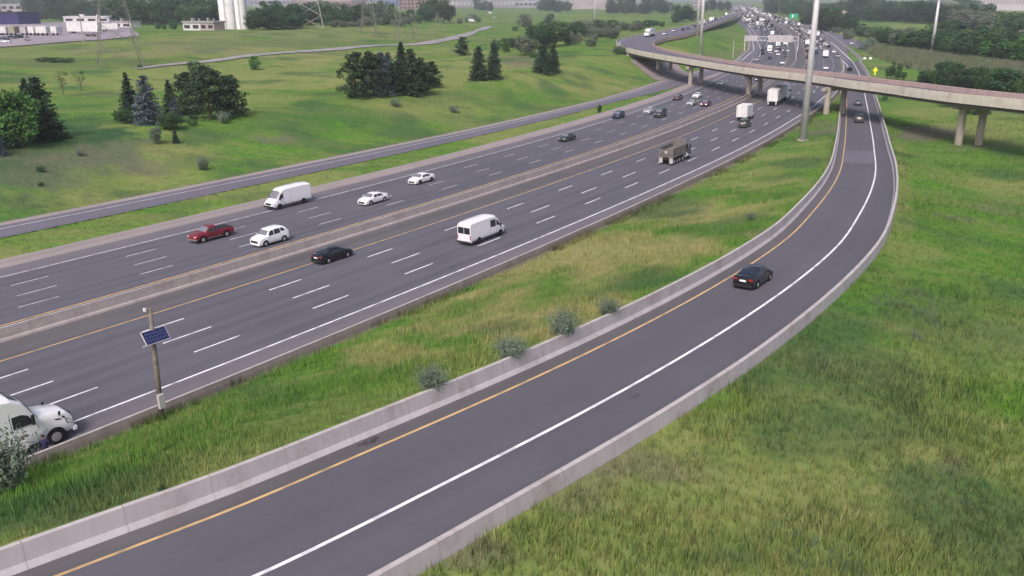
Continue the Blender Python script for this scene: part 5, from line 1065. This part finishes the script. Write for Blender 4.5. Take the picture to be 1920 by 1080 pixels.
def plant(kind, m, bx, by, hp, label, group=None, wx=1., loc=None, h=None, name=None):
    """bx,by foot of the plant in the photo, hp its height there"""
    p_ = G(bx, by) if loc is None else np.array(loc); D = math.sqrt(p_[0]**2+p_[1]**2+(CH-p_[2])**2); dep = math.hypot(p_[0], p_[1])/D
    r = ray(bx, by); h = h or hp*D/1600/np.linalg.norm(r)/max(dep, .5)
    nm, ct = NM[kind]; t = empty(name or nm, tuple(map(float, p_)), rt.uniform(0, 6.28), label, ct, group); t.scale = (h*wx, h*wx, h); i = rt.randrange(len(LIB[kind]))
    o = bpy.data.objects.new('crown', tmesh(kind, i, m)); COL.objects.link(o); o.parent = t; o2 = bpy.data.objects.new('trunk', trunkmesh(kind)); COL.objects.link(o2); o2.parent = t
    return t
# left slope and plateau: the trees one can tell apart
for a in [('spruce', 'spruce', 6, 276, 122, 'tall dark spruce cut by the left picture edge', None, 1.1), ('full', 'blue_spruce', -4, 292, 60, 'small blue spruce at the very left edge below the tall dark one'),
          ('tall', 'leaf_green', 45, 277, 115, 'bright green leafy tree between two dark spruces at far left', None, .95), ('full', 'spruce', 84, 262, 118, 'dark spruce right of the bright green tree at far left', None, 1.25), ('spruce', 'spruce', 62, 250, 104, 'dark spruce half hidden behind the bright green tree', None, 1.1),
          ('spruce', 'spruce', 247, 222, 86, 'slim dark spruce, left one of the pair on the left slope', None, 1.1), ('full', 'blue_spruce', 280, 233, 92, 'blue-grey spruce, right one of the pair on the left slope', None, 1.2),
          ('broad', 'leaf_mid', 237, 232, 30, 'small green tree at the foot of the slim spruce pair', None, 1.2), ('spruce', 'spruce', 322, 215, 66, 'small dark spruce between the blue spruce and the big pines', None, 1.1), ('full', 'blue_spruce', 331, 230, 50, 'small bluish spruce in front of the big pine group'),
          ('broad', 'leaf_mid', 320, 243, 34, 'low green tree in front of the gap beside the blue spruce', None, 1.4), ('pine', 'pine', 352, 214, 78, 'leftmost of the three big dark pines on the left slope', None, .95), ('pine', 'pine', 395, 224, 98, 'middle and tallest of the three big dark pines on the left slope', None, 1.05), ('pine', 'pine', 434, 218, 76, 'rightmost of the three big dark pines on the left slope', None, 1.05),
          ('broad', 'leaf_mid', 368, 145, 30, 'small round tree peeking over the big pines'), ('shrub', 'leaf_silver', 419, 231, 26, 'silvery shrub at the foot of the rightmost big pine'), ('tall', 'leaf_silver', 294, 270, 34, 'pale small tree below the blue-grey spruce'), ('full', 'spruce', 330, 268, 26, 'tiny dark conifer on bare soil below the spruce pair'),
          ('shrub', 'leaf_silver', 381, 318, 28, 'silvery green shrub low on the left slope near the service road'), ('broad', 'leaf_green', 222, 228, 22, 'small bright bush left of the slim spruce'), ('low', 'leaf_mid', 362, 236, 14, 'low bush below the leftmost big pine'),
          ('low', 'leaf_dark', 77, 322, 12, 'dark low bush on the weedy patch at lower left slope'), ('low', 'leaf_dark', 76, 349, 8, 'tiny dark bush at the lower left slope, nearest the road'), ('low', 'leaf_silver', 152, 292, 12, 'pale low bush on the weedy patch of the left slope'),
          ('thin', 'leaf_mid', 119, 177, 45, 'spindly young tree on the left lawn, left of its twin'), ('thin', 'leaf_mid', 153, 171, 40, 'spindly young tree on the left lawn, right of its twin'), ('broad', 'leaf_green', 478, 131, 26, 'lone small round tree beside the gravel path'), ('low', 'leaf_mid', 262, 128, 8, 'low bush at the left start of the gravel path'),
          ('low', 'leaf_dark', 80, 116, 9, 'left end of the long low thicket on the far left field', None, 2.), ('low', 'leaf_dark', 105, 117, 10, 'middle of the long low thicket on the far left field', None, 2.), ('low', 'leaf_dark', 127, 117, 9, 'right end of the long low thicket on the far left field', None, 2.),
          ('pine', 'pine', 668, 183, 84, 'broad dark pine at the left end of the central tree group', None, .95), ('pine', 'pine', 700, 180, 80, 'dark pine second from left in the central tree group', None, .9), ('full', 'blue_spruce', 718, 180, 82, 'blue spruce in the middle of the central tree group', None, 1.), ('full', 'blue_spruce', 730, 170, 72, 'grey-blue spruce just behind the blue spruce in the central group'),
          ('spruce', 'spruce', 755, 171, 92, 'tallest dark spruce of the central tree group', None, 1.1), ('full', 'pine', 772, 178, 86, 'dark spruce right of the tallest one in the central group', None, 1.15), ('pine', 'pine', 786, 176, 66, 'dark bushy pine low in the right half of the central group', None, 1.1), ('pine', 'pine', 808, 164, 48, 'small dark pine at the right end of the central group', None, 1.1),
          ('pine', 'pine', 746, 177, 60, 'bushy pine hiding the foot of the tallest central spruce', None, 1.),
          ('low', 'leaf_silver', 743, 200, 15, 'round silvery bush on the lawn below the central tree group'), ('low', 'leaf_silver', 852, 211, 14, 'small silvery bush on the slope right of the central group'),
          ('pine', 'pine', 868, 104, 34, 'round dark pine standing alone above the right end of the lawn', None, 1.1), ('full', 'spruce', 898, 151, 64, 'left spruce of the pair on the middle right lawn', None, 1.15), ('full', 'spruce', 926, 149, 66, 'right spruce of the pair on the middle right lawn', None, 1.), ('low', 'leaf_dark', 897, 112, 14, 'dark bush just behind the left spruce of the pair'),
          ('full', 'spruce', 1018, 138, 64, 'bigger left spruce of the pair near the flyover bend', None, 1.2), ('full', 'spruce', 1037, 136, 52, 'smaller right spruce of the pair near the flyover bend', None, 1.1), ('broad', 'leaf_grey', 986, 104, 38, 'silvery willow-like tree left of the spruces near the flyover', None, 1.25),
          ('broad', 'leaf_mid', 948, 98, 26, 'small dark tree left of the silvery willow, right one'), ('broad', 'leaf_dark', 930, 96, 22, 'small dark tree left of the silvery willow, left one'), ('low', 'leaf_mid', 1000, 108, 12, 'low bush at the foot of the silvery willow'), ('broad', 'leaf_dark', 963, 92, 22, 'dark tree touching the back of the silvery willow'),
          ('broad', 'leaf_dark', 1012, 90, 44, 'dark green broad tree left in the clump above the spruces', None, 1.5), ('broad', 'leaf_mid', 1040, 86, 46, 'dark green broad tree in the middle of the clump above the spruces', None, 1.5), ('broad', 'leaf_dark', 1070, 76, 36, 'dark green broad tree at the right of the clump above the spruces', None, 1.6), ('broad', 'leaf_dark', 1084, 66, 26, 'dark green tree behind the right end of the clump'), ('broad', 'leaf_mid', 1026, 66, 28, 'green tree peeking over the clump above the spruces', None, 1.5),
          ('broad', 'leaf_grey', 1065, 84, 24, 'left of two silver trees in front of the dark clump', None, 1.3), ('broad', 'leaf_grey', 1080, 83, 22, 'right of two silver trees in front of the dark clump', None, 1.2), ('broad', 'leaf_silver', 1108, 88, 24, 'round grey-green tree alone right of the silver trees', None, 1.2),
          ('broad', 'leaf_grey', 985, 52, 24, 'large greyish tree beyond the grassy mound', None, 1.6), ('low', 'leaf_mid', 966, 58, 9, 'low bush in front of the large greyish tree'), ('low', 'leaf_dark', 1163, 102, 16, 'dark green bush under the left end of the bridge parapet', None, 1.3),
          ('tall', 'leaf_dark', 1124, 213, 16, 'lone thin sapling on the grass strip beside the service road', None, .8),
          ('shrub', 'leaf_silver', 8, 922, 128, 'big silvery willow bush at the lower left corner in front of the white truck', None, .92),
          ('shrub', 'leaf_silver', 812, 742, 50, 'silvery shrub leaning on the ramp barrier, leftmost of four', None, 1.35), ('shrub', 'leaf_silver', 958, 674, 44, 'silvery shrub spilling over the ramp barrier, second from left', None, 1.6), ('shrub', 'leaf_silver', 1054, 640, 56, 'tall dense silvery shrub overhanging the ramp barrier, third from left', None, 1.15), ('shrub', 'leaf_silver', 1142, 596, 34, 'small silvery shrub behind the ramp barrier, rightmost of four', None, 1.5),
          ('low', 'leaf_silver', 1407, 413, 16, 'tiny pale shrub on the grass beside the ramp curve', None, .8), ('low', 'leaf_dark', 302, 920, 10, 'small dark weed behind the ramp barrier at lower left'),
          ('low', 'leaf_mid', 1658, 188, 9, 'small bush under the overpass just right of the ramp'), ('low', 'leaf_grey', 1778, 200, 20, 'greyish bushes under the overpass beside the right piers', None, 1.3), ('low', 'leaf_dark', 1822, 214, 26, 'dark green bush between the two right overpass piers', None, 1.2), ('low', 'leaf_dark', 1846, 214, 20, 'dark green bush right of the right overpass pier'), ('low', 'leaf_mid', 1762, 194, 10, 'small green bush left of the greyish one under the overpass'),
          ('tall', 'leaf_mid', 1668, 148, 26, 'thin tree right of the yellow sign behind the overpass'), ('tall', 'leaf_mid', 1682, 150, 20, 'young tree second right of the yellow sign'), ('tall', 'leaf_mid', 1694, 150, 16, 'young tree third right of the yellow sign'), ('broad', 'leaf_dark', 1687, 132, 13, 'small dark round tree above the young trees'), ('broad', 'leaf_silver', 1702, 130, 12, 'small pale tree above the young trees'),
          ('tall', 'leaf_mid', 1676, 125, 10, 'tiny thin tree at the reed edge'),
          ('low', 'leaf_silver', 1624, 93, 23, 'big greyish bush next to the exit road end at right', None, 1.1), ('broad', 'leaf_grey', 1568, 64, 14, 'pale small tree by the exit road, left one', None, 1.4), ('broad', 'leaf_grey', 1590, 74, 20, 'pale small tree by the exit road, right one', None, 1.5),
          ('tall', 'leaf_grey', 1672, 86, 26, 'pale slim tree in front of the green thicket at right', None, .9)]:
    plant(*a)
def belt(rows, where, group):
    n = 0
    for (x0, y0, x1, y1, cnt, hp, kinds, ms, wx) in rows:
        for i in range(cnt):
            u = (i+.5)/cnt; n += 1; m = rt.choice(ms)
            lab = {'leaf_dark': 'dark green', 'leaf_mid': 'green', 'leaf_green': 'bright green', 'leaf_silver': 'silvery', 'leaf_grey': 'grey-green', 'pine': 'blackish', 'spruce': 'blackish'}[m]
            plant(rt.choice(kinds), m, x0+(x1-x0)*u+rt.uniform(-.3, .3)*(x1-x0)/cnt, y0+(y1-y0)*u+rt.uniform(-2, 2), hp*rt.uniform(.62, 1.32), f'{ORD[min(n, 58)]} {lab} {"bush" if "low" in kinds else "tree"} from the left in {where}', group, wx)
B_ = ['broad']; D_ = ['leaf_dark', 'leaf_dark', 'leaf_mid']
belt([(60, 36, 240, 38, 14, 38, B_, D_, 1.4), (235, 46, 415, 46, 16, 44, B_, D_, 1.4)], 'the tree belt behind the industrial yard', 'trees behind the industrial yard')
belt([(-10, 24, 420, 22, 20, 26, B_, D_, 1.9)], 'the far left horizon belt', 'far trees on the left horizon')
belt([(292, 57, 330, 55, 3, 16, B_, ['leaf_mid'], 1.1), (470, 55, 560, 55, 8, 42, B_, ['leaf_dark'], 1.2), (560, 48, 680, 48, 10, 38, B_, D_, 1.3), (680, 45, 740, 45, 6, 32, B_, ['leaf_mid', 'leaf_silver'], 1.2), (745, 44, 790, 43, 4, 20, B_, D_, 1.2)], 'the belt before the far buildings', 'trees in front of the far buildings')
belt([(792, 42, 812, 42, 2, 38, B_, ['leaf_dark'], 1.1), (820, 42, 846, 42, 3, 42, ['tall'], ['pine'], 1.)], 'the tall clump beside the pale pylon', 'tall clump beside the pale pylon')
belt([(620, 50, 700, 49, 8, 16, B_, ['leaf_grey', 'leaf_silver'], 1.4), (705, 49, 770, 48, 5, 15, B_, ['leaf_grey', 'leaf_silver'], 1.4), (860, 44, 900, 40, 4, 12, B_, ['leaf_grey'], 1.6)], 'the silvery meadow edge row', 'silvery bushes along the meadow edge')
belt([(896, 20, 920, 20, 3, 20, B_, ['leaf_dark'], 1.2), (1010, 22, 1068, 22, 6, 24, B_, D_, 1.2), (1020, 44, 1038, 38, 2, 12, B_, ['leaf_dark'], 1.5), (1142, 25, 1262, 25, 12, 25, B_, ['leaf_dark', 'leaf_mid', 'pine'], 1.1), (1262, 42, 1304, 40, 4, 26, B_, ['leaf_dark'], 1.1), (1310, 24, 1370, 22, 5, 24, ['tall'], ['leaf_dark', 'pine'], 1.)], 'the belt left of the highway horizon', 'dark trees left of the highway horizon')
belt([(1088, 66, 1156, 72, 10, 20, B_, ['leaf_silver', 'leaf_grey'], 1.4), (1075, 56, 1200, 58, 16, 17, B_, ['leaf_grey', 'leaf_silver', 'leaf_mid'], 1.5), (1190, 52, 1245, 50, 6, 12, B_, ['leaf_mid', 'leaf_dark'], 1.5)], 'the silvery scrub left of the flyover bend', 'silvery scrub left of the flyover bend')
belt([(1442, 24, 1530, 34, 11, 32, B_, D_, 1.4), (1500, 46, 1530, 50, 3, 20, B_, ['pine'], 1.3), (1534, 58, 1600, 58, 7, 36, B_, ['pine', 'leaf_dark'], 1.1), (1530, 30, 1640, 26, 12, 28, B_, D_, 1.6)], 'the dark wood behind the exit road', 'dark wood behind the exit road')
belt([(1600, 38, 1790, 46, 18, 32, B_, D_, 1.5), (1630, 22, 1830, 24, 14, 20, B_, D_, 1.9), (1790, 54, 1930, 60, 11, 36, B_, ['leaf_dark', 'leaf_mid', 'leaf_grey'], 1.4)], 'the upper right wood below the sky', 'wood at the upper right')
belt([(1604, 66, 1720, 76, 12, 20, B_, ['leaf_mid', 'leaf_dark', 'leaf_silver'], 1.6), (1640, 80, 1720, 90, 8, 26, B_, ['leaf_mid', 'leaf_dark'], 1.6), (1690, 92, 1800, 108, 11, 38, B_, ['leaf_mid', 'leaf_dark'], 1.5), (1800, 112, 1935, 124, 10, 46, B_, ['leaf_dark', 'leaf_mid', 'leaf_green'], 1.4), (1760, 80, 1930, 90, 10, 34, B_, D_, 1.5)], 'the wood behind the reeds', 'green wood behind the reed band')
belt([(1724, 154, 1780, 160, 6, 24, B_, ['leaf_mid', 'leaf_green', 'leaf_dark'], 1.5), (1775, 164, 1930, 184, 10, 38, B_, ['leaf_mid', 'leaf_dark', 'leaf_green'], 1.3), (1760, 146, 1930, 164, 10, 26, B_, ['leaf_mid', 'leaf_dark', 'leaf_silver'], 1.4)], 'the shrubbery behind the bridge parapet', 'shrubbery behind the bridge parapet')

# reeds: a long band nobody could count
def scatter(name, pts, h, width, m, label, cat, seed=1, blades=4, tint=(.7, 1.25), attr=True, lean=.35, spread=.25):
    r = np.random.default_rng(seed); n = len(pts); k = blades; base = np.repeat(pts, k, axis=0); N = n*k; hh = np.repeat(h*np.ones(n), k)*r.uniform(.55, 1.15, N)
    base[:, :2] += r.normal(size=(N, 2))*spread*np.repeat(np.minimum(h*np.ones(n), 2)[:, None], k, axis=0)
    a = r.uniform(0, 6.283, N); wv = np.stack([np.cos(a), np.sin(a)], 1)*(width*hh)[:, None]; ln = r.normal(size=(N, 2))*lean*hh[:, None]
    V = np.empty((N, 3, 3), np.float32); V[:, 0, :2] = base[:, :2]-wv; V[:, 1, :2] = base[:, :2]+wv; V[:, 0, 2] = V[:, 1, 2] = base[:, 2]-.05; V[:, 2, :2] = base[:, :2]+ln; V[:, 2, 2] = base[:, 2]+hh
    o = mesh_np(name, V.reshape(-1, 3), np.arange(3*N).reshape(N, 3), m); tag(o, label, cat, kind='stuff')
    if attr:
        cc = cover(pts); q_ = r.uniform(0, 1, n); cc[:, 0] = np.clip(cc[:, 0]+(q_ > .84)*.5, 0, 1); cc[:, 1] = np.clip(cc[:, 1]+(q_ < (.2 if seed == 12 else .07))*.6, 0, 1); cv_ = np.repeat(cc, k*3, axis=0); aa = o.data.attributes.new('cover', 'FLOAT_COLOR', 'POINT'); aa.data.foreach_set('color', cv_.ravel().astype(np.float32))
        tt = np.repeat(r.uniform(*tint, N), 3).astype(np.float32); a2 = o.data.attributes.new('tint', 'FLOAT', 'POINT'); a2.data.foreach_set('value', tt)
    return o
ub = [G(*p)[:2] for p in ((1640, 93), (1700, 99), (1760, 108), (1830, 117), (1935, 130))]; lb = [G(*p)[:2] for p in ((1650, 104), (1690, 120), (1740, 134), (1830, 150), (1940, 160))]
Ub, Lb = resamp(np.c_[np.array(ub), np.zeros(5)], 50)[:, :2], resamp(np.c_[np.array(lb), np.zeros(5)], 50)[:, :2]
ii = rng.integers(0, 50, 14000); vv = rng.uniform(0, 1, (14000, 1)); pr = Ub[ii]*(1-vv)+Lb[ii]*vv+rng.normal(size=(14000, 2))*2.; pr = np.c_[pr, height(pr)]
scatter('reeds', pr, 3.0, .09, M['reed'], 'long grey-brown band of reeds in front of the wood at right', 'reeds', 5, 3, attr=False, lean=.15)

# tall grass: world-space scatter, thinner with distance
def grass_points(n, xr, yr, cond):
    x = rng.uniform(*xr, n); y = rng.uniform(*yr, n); p = np.stack([x, y], 1); s, d, _ = proj(p, C, NC, SCc); sr, dr, _ = proj(p, RR, NR, SRr); k = cond(s, d, sr, dr, p); p = p[k]
    return np.c_[p, height(p)]
def vis(p, m=3): a = np.degrees(np.arctan2(p[:, 0], p[:, 1])); return (a > -36) & (a < 36)
R0 = lambda p, r: rng.uniform(0, 1, len(p)) < r
near = lambda p, d0, pw=1.6: rng.uniform(0, 1, len(p)) < np.clip((d0/np.hypot(p[:, 0], p[:, 1]))**pw, 0, 1)
gm = grass_points(420000, (-55, 85), (25, 235), lambda s, d, sr, dr, p: (d < ERT(s)-1.2) & (dr > 2.35) & vis(p) & near(p, 48) & (s < 340))
gr = grass_points(560000, (-12, 130), (20, 200), lambda s, d, sr, dr, p: (dr < roff(sr)-.75) & vis(p) & near(p, 40) )
for nm_, gp_, sd_n, lb_ in (('tall_grass', gm, 11, 'rough tall grass on the bank between highway and exit ramp'), ('tall_grass', gr, 12, 'rough tall grass and weeds covering the right foreground')):
    hh = .24+.75*fbm(gp_[:, 0], gp_[:, 1], 6)**1.6
    scatter(nm_, gp_, hh, .045, M['blade'], lb_, 'grass', sd_n, 4, (.45, 1.5) if sd_n == 12 else (.7, 1.6), lean=.22)
sw = grass_points(60000, (5, 90), (20, 120), lambda s, d, sr, dr, p: (dr < -11) & vis(p) & near(p, 60) & (fbm(p[:, 0]+7, p[:, 1]-31, 5) > .66))
scatter('silvery_weeds', sw, .5, .07, mat('weed_leaves', (.07, .12, .075), .9, noise=((.13, .17, .12), 1., 4, .4, .65)), 'patches of silvery weeds in the tall grass of the right foreground', 'weeds', 15, 5, attr=False)
# grass and weeds at the foot of the roadside barrier, the strip by the service road and the left slope
gw = grass_points(160000, (-60, 75), (35, 235), lambda s, d, sr, dr, p: (d < ERT(s)-.5) & (d > ERT(s)-2.6) & vis(p) & (fbm(p[:, 0], p[:, 1], 7) > .5) & (s < 330))
scatter('roadside_weeds', gw, .65, .07, M['blade'], 'darker clumps of weeds along the foot of the roadside barrier', 'weeds', 13, 4, (.45, .8))
gl = grass_points(420000, (-190, 60), (60, 330), lambda s, d, sr, dr, p: (((d > SVF(s)+.6) & (d < SVF(s)+60)) | ((d > 30.2) & (d < SVN(s)-.6) & (s < 300))) & vis(p) & near(p, 110, 1.4) & R0(p, .35))
scatter('slope_grass', gl, .3, .09, M['blade'], 'short grass on the left slope and verge beyond the highway', 'grass', 14, 3, (.7, 1.2), spread=.6)

# ------------------------------------------------------------------ buildings and tanks
def bld(name, bx0, by, bx1, hpx, depth, wall, roofm, label, floors=1, nwin=0, winm=None, cat='building', band=None, yaw=None):
    a, b_ = G(bx0, by), G(bx1, by); c_ = (a+b_)/2; W_ = float(np.hypot(*(b_-a)[:2])); D = math.hypot(c_[0], c_[1]); H_ = hpx*D/1600
    t = empty(name, tuple(map(float, c_)), math.atan2((b_-a)[1], (b_-a)[0]) if yaw is None else yaw, label, cat)
    MB().box(-W_/2, W_/2, 0, depth, -2, H_).build('wall', wall, t)
    MB().box(-W_/2-.4, W_/2+.4, -.4, depth+.4, H_+.003, H_+.9).box(-W_*.2, -W_*.12, depth*.3, depth*.5, H_+.9, H_+2.6).box(W_*.15, W_*.2, depth*.4, depth*.5, H_+.9, H_+2.2).build('roof', roofm, t)
    if band: MB().box(-W_/2-.05, W_/2+.05, -.06, -.003, H_*.72, H_*.9).build('fascia_band', band, t)
    for f in range(floors):
        for i in range(nwin):
            x = -W_/2+W_*(i+.5)/nwin; ww = W_/nwin*.32; z0 = H_*(f+.3)/floors; z1 = H_*(f+.72)/floors; fr = MB().box(x-ww-.15, x+ww+.15, -.1, -.004, z0-.15, z1+.15).build('window', roofm, t); MB().box(x-ww, x+ww, -.16, -.104, z0, z1).build('pane', winm or M['glass'], fr)
    return t
W1 = mat('wall_lilac_grey', (.38, .34, .4), .8, noise=((.3, .27, .32), .06, 4, .4, .6)); W2 = mat('wall_brick', (.3, .17, .17), .9, noise=((.24, .14, .14), .2, 4, .4, .6)); W3 = mat('wall_white', (.62, .6, .64), .8, noise=((.5, .49, .53), .05, 4, .4, .6)); W4 = mat('wall_navy', (.03, .02, .12), .7); W5 = mat('wall_blue', (.06, .07, .3), .6); W6 = mat('wall_pinkish', (.42, .33, .36), .8, noise=((.33, .27, .3), .06, 4, .4, .6)); RF = mat('roof_grey', (.3, .29, .3), .8)
W8 = mat('silo_white', (.8, .8, .84), .6, noise=((.66, .66, .7), .25, 5, .45, .7)); W7 = mat('wall_tower_block', (.5, .46, .52), .8)
bld('warehouse', -60, 46, 36, 17, 20, W4, M['trim'], 'long dark navy building behind the parked white trailers', 1, 0, W3, band=None)
bld('warehouse', 5, 33, 84, 20, 40, W1, RF, 'grey industrial building behind the navy one at upper left', 2, 6)
bld('warehouse', 96, 33, 205, 12, 30, W6, RF, 'low pinkish factory hall behind the white shed at upper left', 1, 10, W1)
bld('shed', 212, 52, 246, 8, 8, W3, RF, 'small pale shed at the far right corner of the yard', 1, 2)
bld('warehouse', 470, 12, 545, 11, 40, W1, W3, 'flat grey depot on the horizon left of the brick warehouse', 1, 10)
bld('shed', 120, 42, 205, 8, 12, W3, W3, 'low white shed behind the long white trailer', 1, 4)
bld('warehouse', 548, 15, 660, 12, 60, W2, W3, 'reddish brick warehouse with white roof edge on the left horizon', 1, 12)
bld('warehouse', 620, 14, 700, 9, 40, W3, RF, 'white low warehouse in front of the brick one on the horizon', 1, 8)
bld('warehouse', 702, 10, 748, 8, 30, W5, RF, 'small bright blue building on the left horizon')
bld('office_block', 750, 18, 792, 20, 30, W2, RF, 'brick office block behind the reddish pylon', 3, 6)
bld('warehouse', 845, 14, 965, 14, 60, W1, RF, 'long lilac-grey warehouse with vertical panels on the horizon', 1, 16, W3)
bld('warehouse', 966, 14, 1015, 10, 40, W1, W3, 'short grey warehouse right of the long lilac one', 1, 6)
bld('warehouse', 1066, 17, 1142, 16, 60, W6, W3, 'wide pinkish warehouse left of the highway horizon', 2, 12, W1)
bld('warehouse', 1300, 16, 1345, 18, 40, W1, RF, 'tall blue-grey building behind the twin masts', 3, 6, M['glass'])
bld('house', 1540, 30, 1592, 8, 30, W6, W6, 'low pinkish building in the dark wood behind the exit road', 1, 5)
bld('tower_block', 1812, 20, 1930, 32, 30, W7, RF, 'large pale apartment block with vertical stripes at the upper right corner', 1, 20, W1)
bld('shed', 344, 57, 376, 12, 8, W3, RF, 'small white hut left of the low pinkish sheds near the silos', 1, 2)
bld('shed', 376, 57, 402, 12, 8, W6, RF, 'low pinkish shed between the white hut and the silos', 1, 2)
bld('house', 1856, 72, 1925, 9, 14, W3, W6, 'low pale house roofs among trees at right edge', 1, 4)
def tank(bx0, bx1, by, hpx, label):
    a, b_ = G(bx0, by), G(bx1, by); c_ = (a+b_)/2; W_ = float(np.hypot(*(b_-a)[:2])); D = math.hypot(c_[0], c_[1]); H_ = hpx*D/1600; t = empty('silo', tuple(map(float, c_)), 0, label, 'silo', 'white storage silos')
    W_ *= .9; MB().tube((0, 0, -1), (0, 0, H_), W_/2, W_/2, 28).build('shell', W8, t, smooth=False)
    MB().tube((0, 0, H_), (0, 0, H_+W_*.2), W_/2*1.02, W_*.1, 28).build('roof', RF, t)
    b = MB()
    for x in (-.3, .3): b.tube((x, -W_/2-.3, 0), (x, -W_/2-.3, H_), .07, .07, 5)
    for i in range(30): z = H_*(i+.5)/30; b.tube((-.3, -W_/2-.3, z), (.3, -W_/2-.3, z), .05, .05, 4)
    b.build('ladder', RF, t)
tank(419, 441, 55, 66, 'tall white silo, left one of the pair'); tank(444, 466, 55, 66, 'tall white silo, right one of the pair')

# yard: trailers, parked cars
def yard_box(bx, by, L, rz, label, hz=(1.1, 4.0), W=2.6, col=None):
    g_ = G(bx, by); t = empty('parked_trailer', (float(g_[0]), float(g_[1]), float(g_[2])+.3), rz, label, 'trailer', 'trailers parked in the industrial yard'); trailer_body(t, -L/2, L/2, hz[0], hz[1], W, col)
    dual = [(-L/2+1.2), (-L/2+2.5)]
    for x in dual:
        for sd in (1, -1): wheel(t, x, sd*1., .5, .3, sd)
    for sd in (1, -1): MB().box(L/2-2.6, L/2-2.45, sd*.8-.08, sd*.8+.08, 0, hz[0]).build('landing_leg', M['box_grey'], t)
OL = mat('container_olive', (.3, .3, .2), .8)
for x_, lb_, c_ in ((2, 'white trailer end cut by the left edge in the yard row', None), (14, 'second white trailer of the yard row from the left edge', None), (30, 'olive container trailer in the yard row', OL), (51, 'grey trailer in the yard row under the tall white ones', M['box_grey']), (66, 'white trailer left of centre in the yard row', None), (80, 'tall white trailer in the yard row, left of its twin', None), (89, 'tall white trailer in the yard row, right of its twin', None), (108, 'short white trailer standing alone right of the yard row', None)):
    yard_box(x_, 67, 9, math.pi/2+.15, lb_, col=c_)
yard_box(160, 64, 20, -.35, 'very long white trailer parked sideways in the yard', (1.0, 5.4), 2.8); yard_box(206, 60, 9, .2, 'white truck trailer with dark frame at the right end of the yard')
for i, (px_, py_, c_, lb_) in enumerate(((5, 76, 'navy', 'dark blue car at the left picture edge in the yard'), (22, 75, 'grey', 'grey car parked second from left in the yard'), (36, 73, 'black', 'black car parked in the yard behind the silver one'), (52, 77, 'silver', 'silver car parked rightmost of the cluster in the yard'), (12, 82, 'white', 'white car parked nearest the grass in the yard'), (172, 70, 'maroon', 'red car parked alone beside the very long white trailer'))):
    q = G(px_, py_); o = far_vehicle('car', c_, [q[0], q[1], q[2]+.35], .1+i*.7*(i < 5), lb_, 'cars parked in the industrial yard')
for px_, py_, k_, c_, lb_ in ((884, 42, 'van', 'white', 'white truck parked beyond the path end'), (919, 26, 'van', 'white', 'white truck further back beyond the path end'), (928, 33, 'car', 'white', 'white car between the two trucks beyond the path end'), (1562, 46, 'van', 'white', 'white truck in front of the dark wood by the exit road')):
    q = G(px_, py_); far_vehicle(k_, c_, [q[0], q[1], q[2]+.05], .4, lb_, 'vehicles standing beyond the fields')

# ------------------------------------------------------------------ haze
hz = MB().box(-4500, 6500, -200, 9000, -12, 75).build('haze', mat('haze', (1, 1, 1))); tag(hz, 'thin summer haze over the whole area', 'haze', kind='stuff')
hm = hz.data.materials[0]; t_ = hm.node_tree; t_.nodes.remove(t_.nodes['Principled BSDF']); vo = t_.nodes.new('ShaderNodeVolumePrincipled'); vo.inputs['Color'].default_value = (.86, .9, 1, 1); vo.inputs['Density'].default_value = HAZE = .00022; vo.inputs['Anisotropy'].default_value = .2
t_.links.new(vo.outputs[0], t_.nodes['Material Output'].inputs['Volume'])
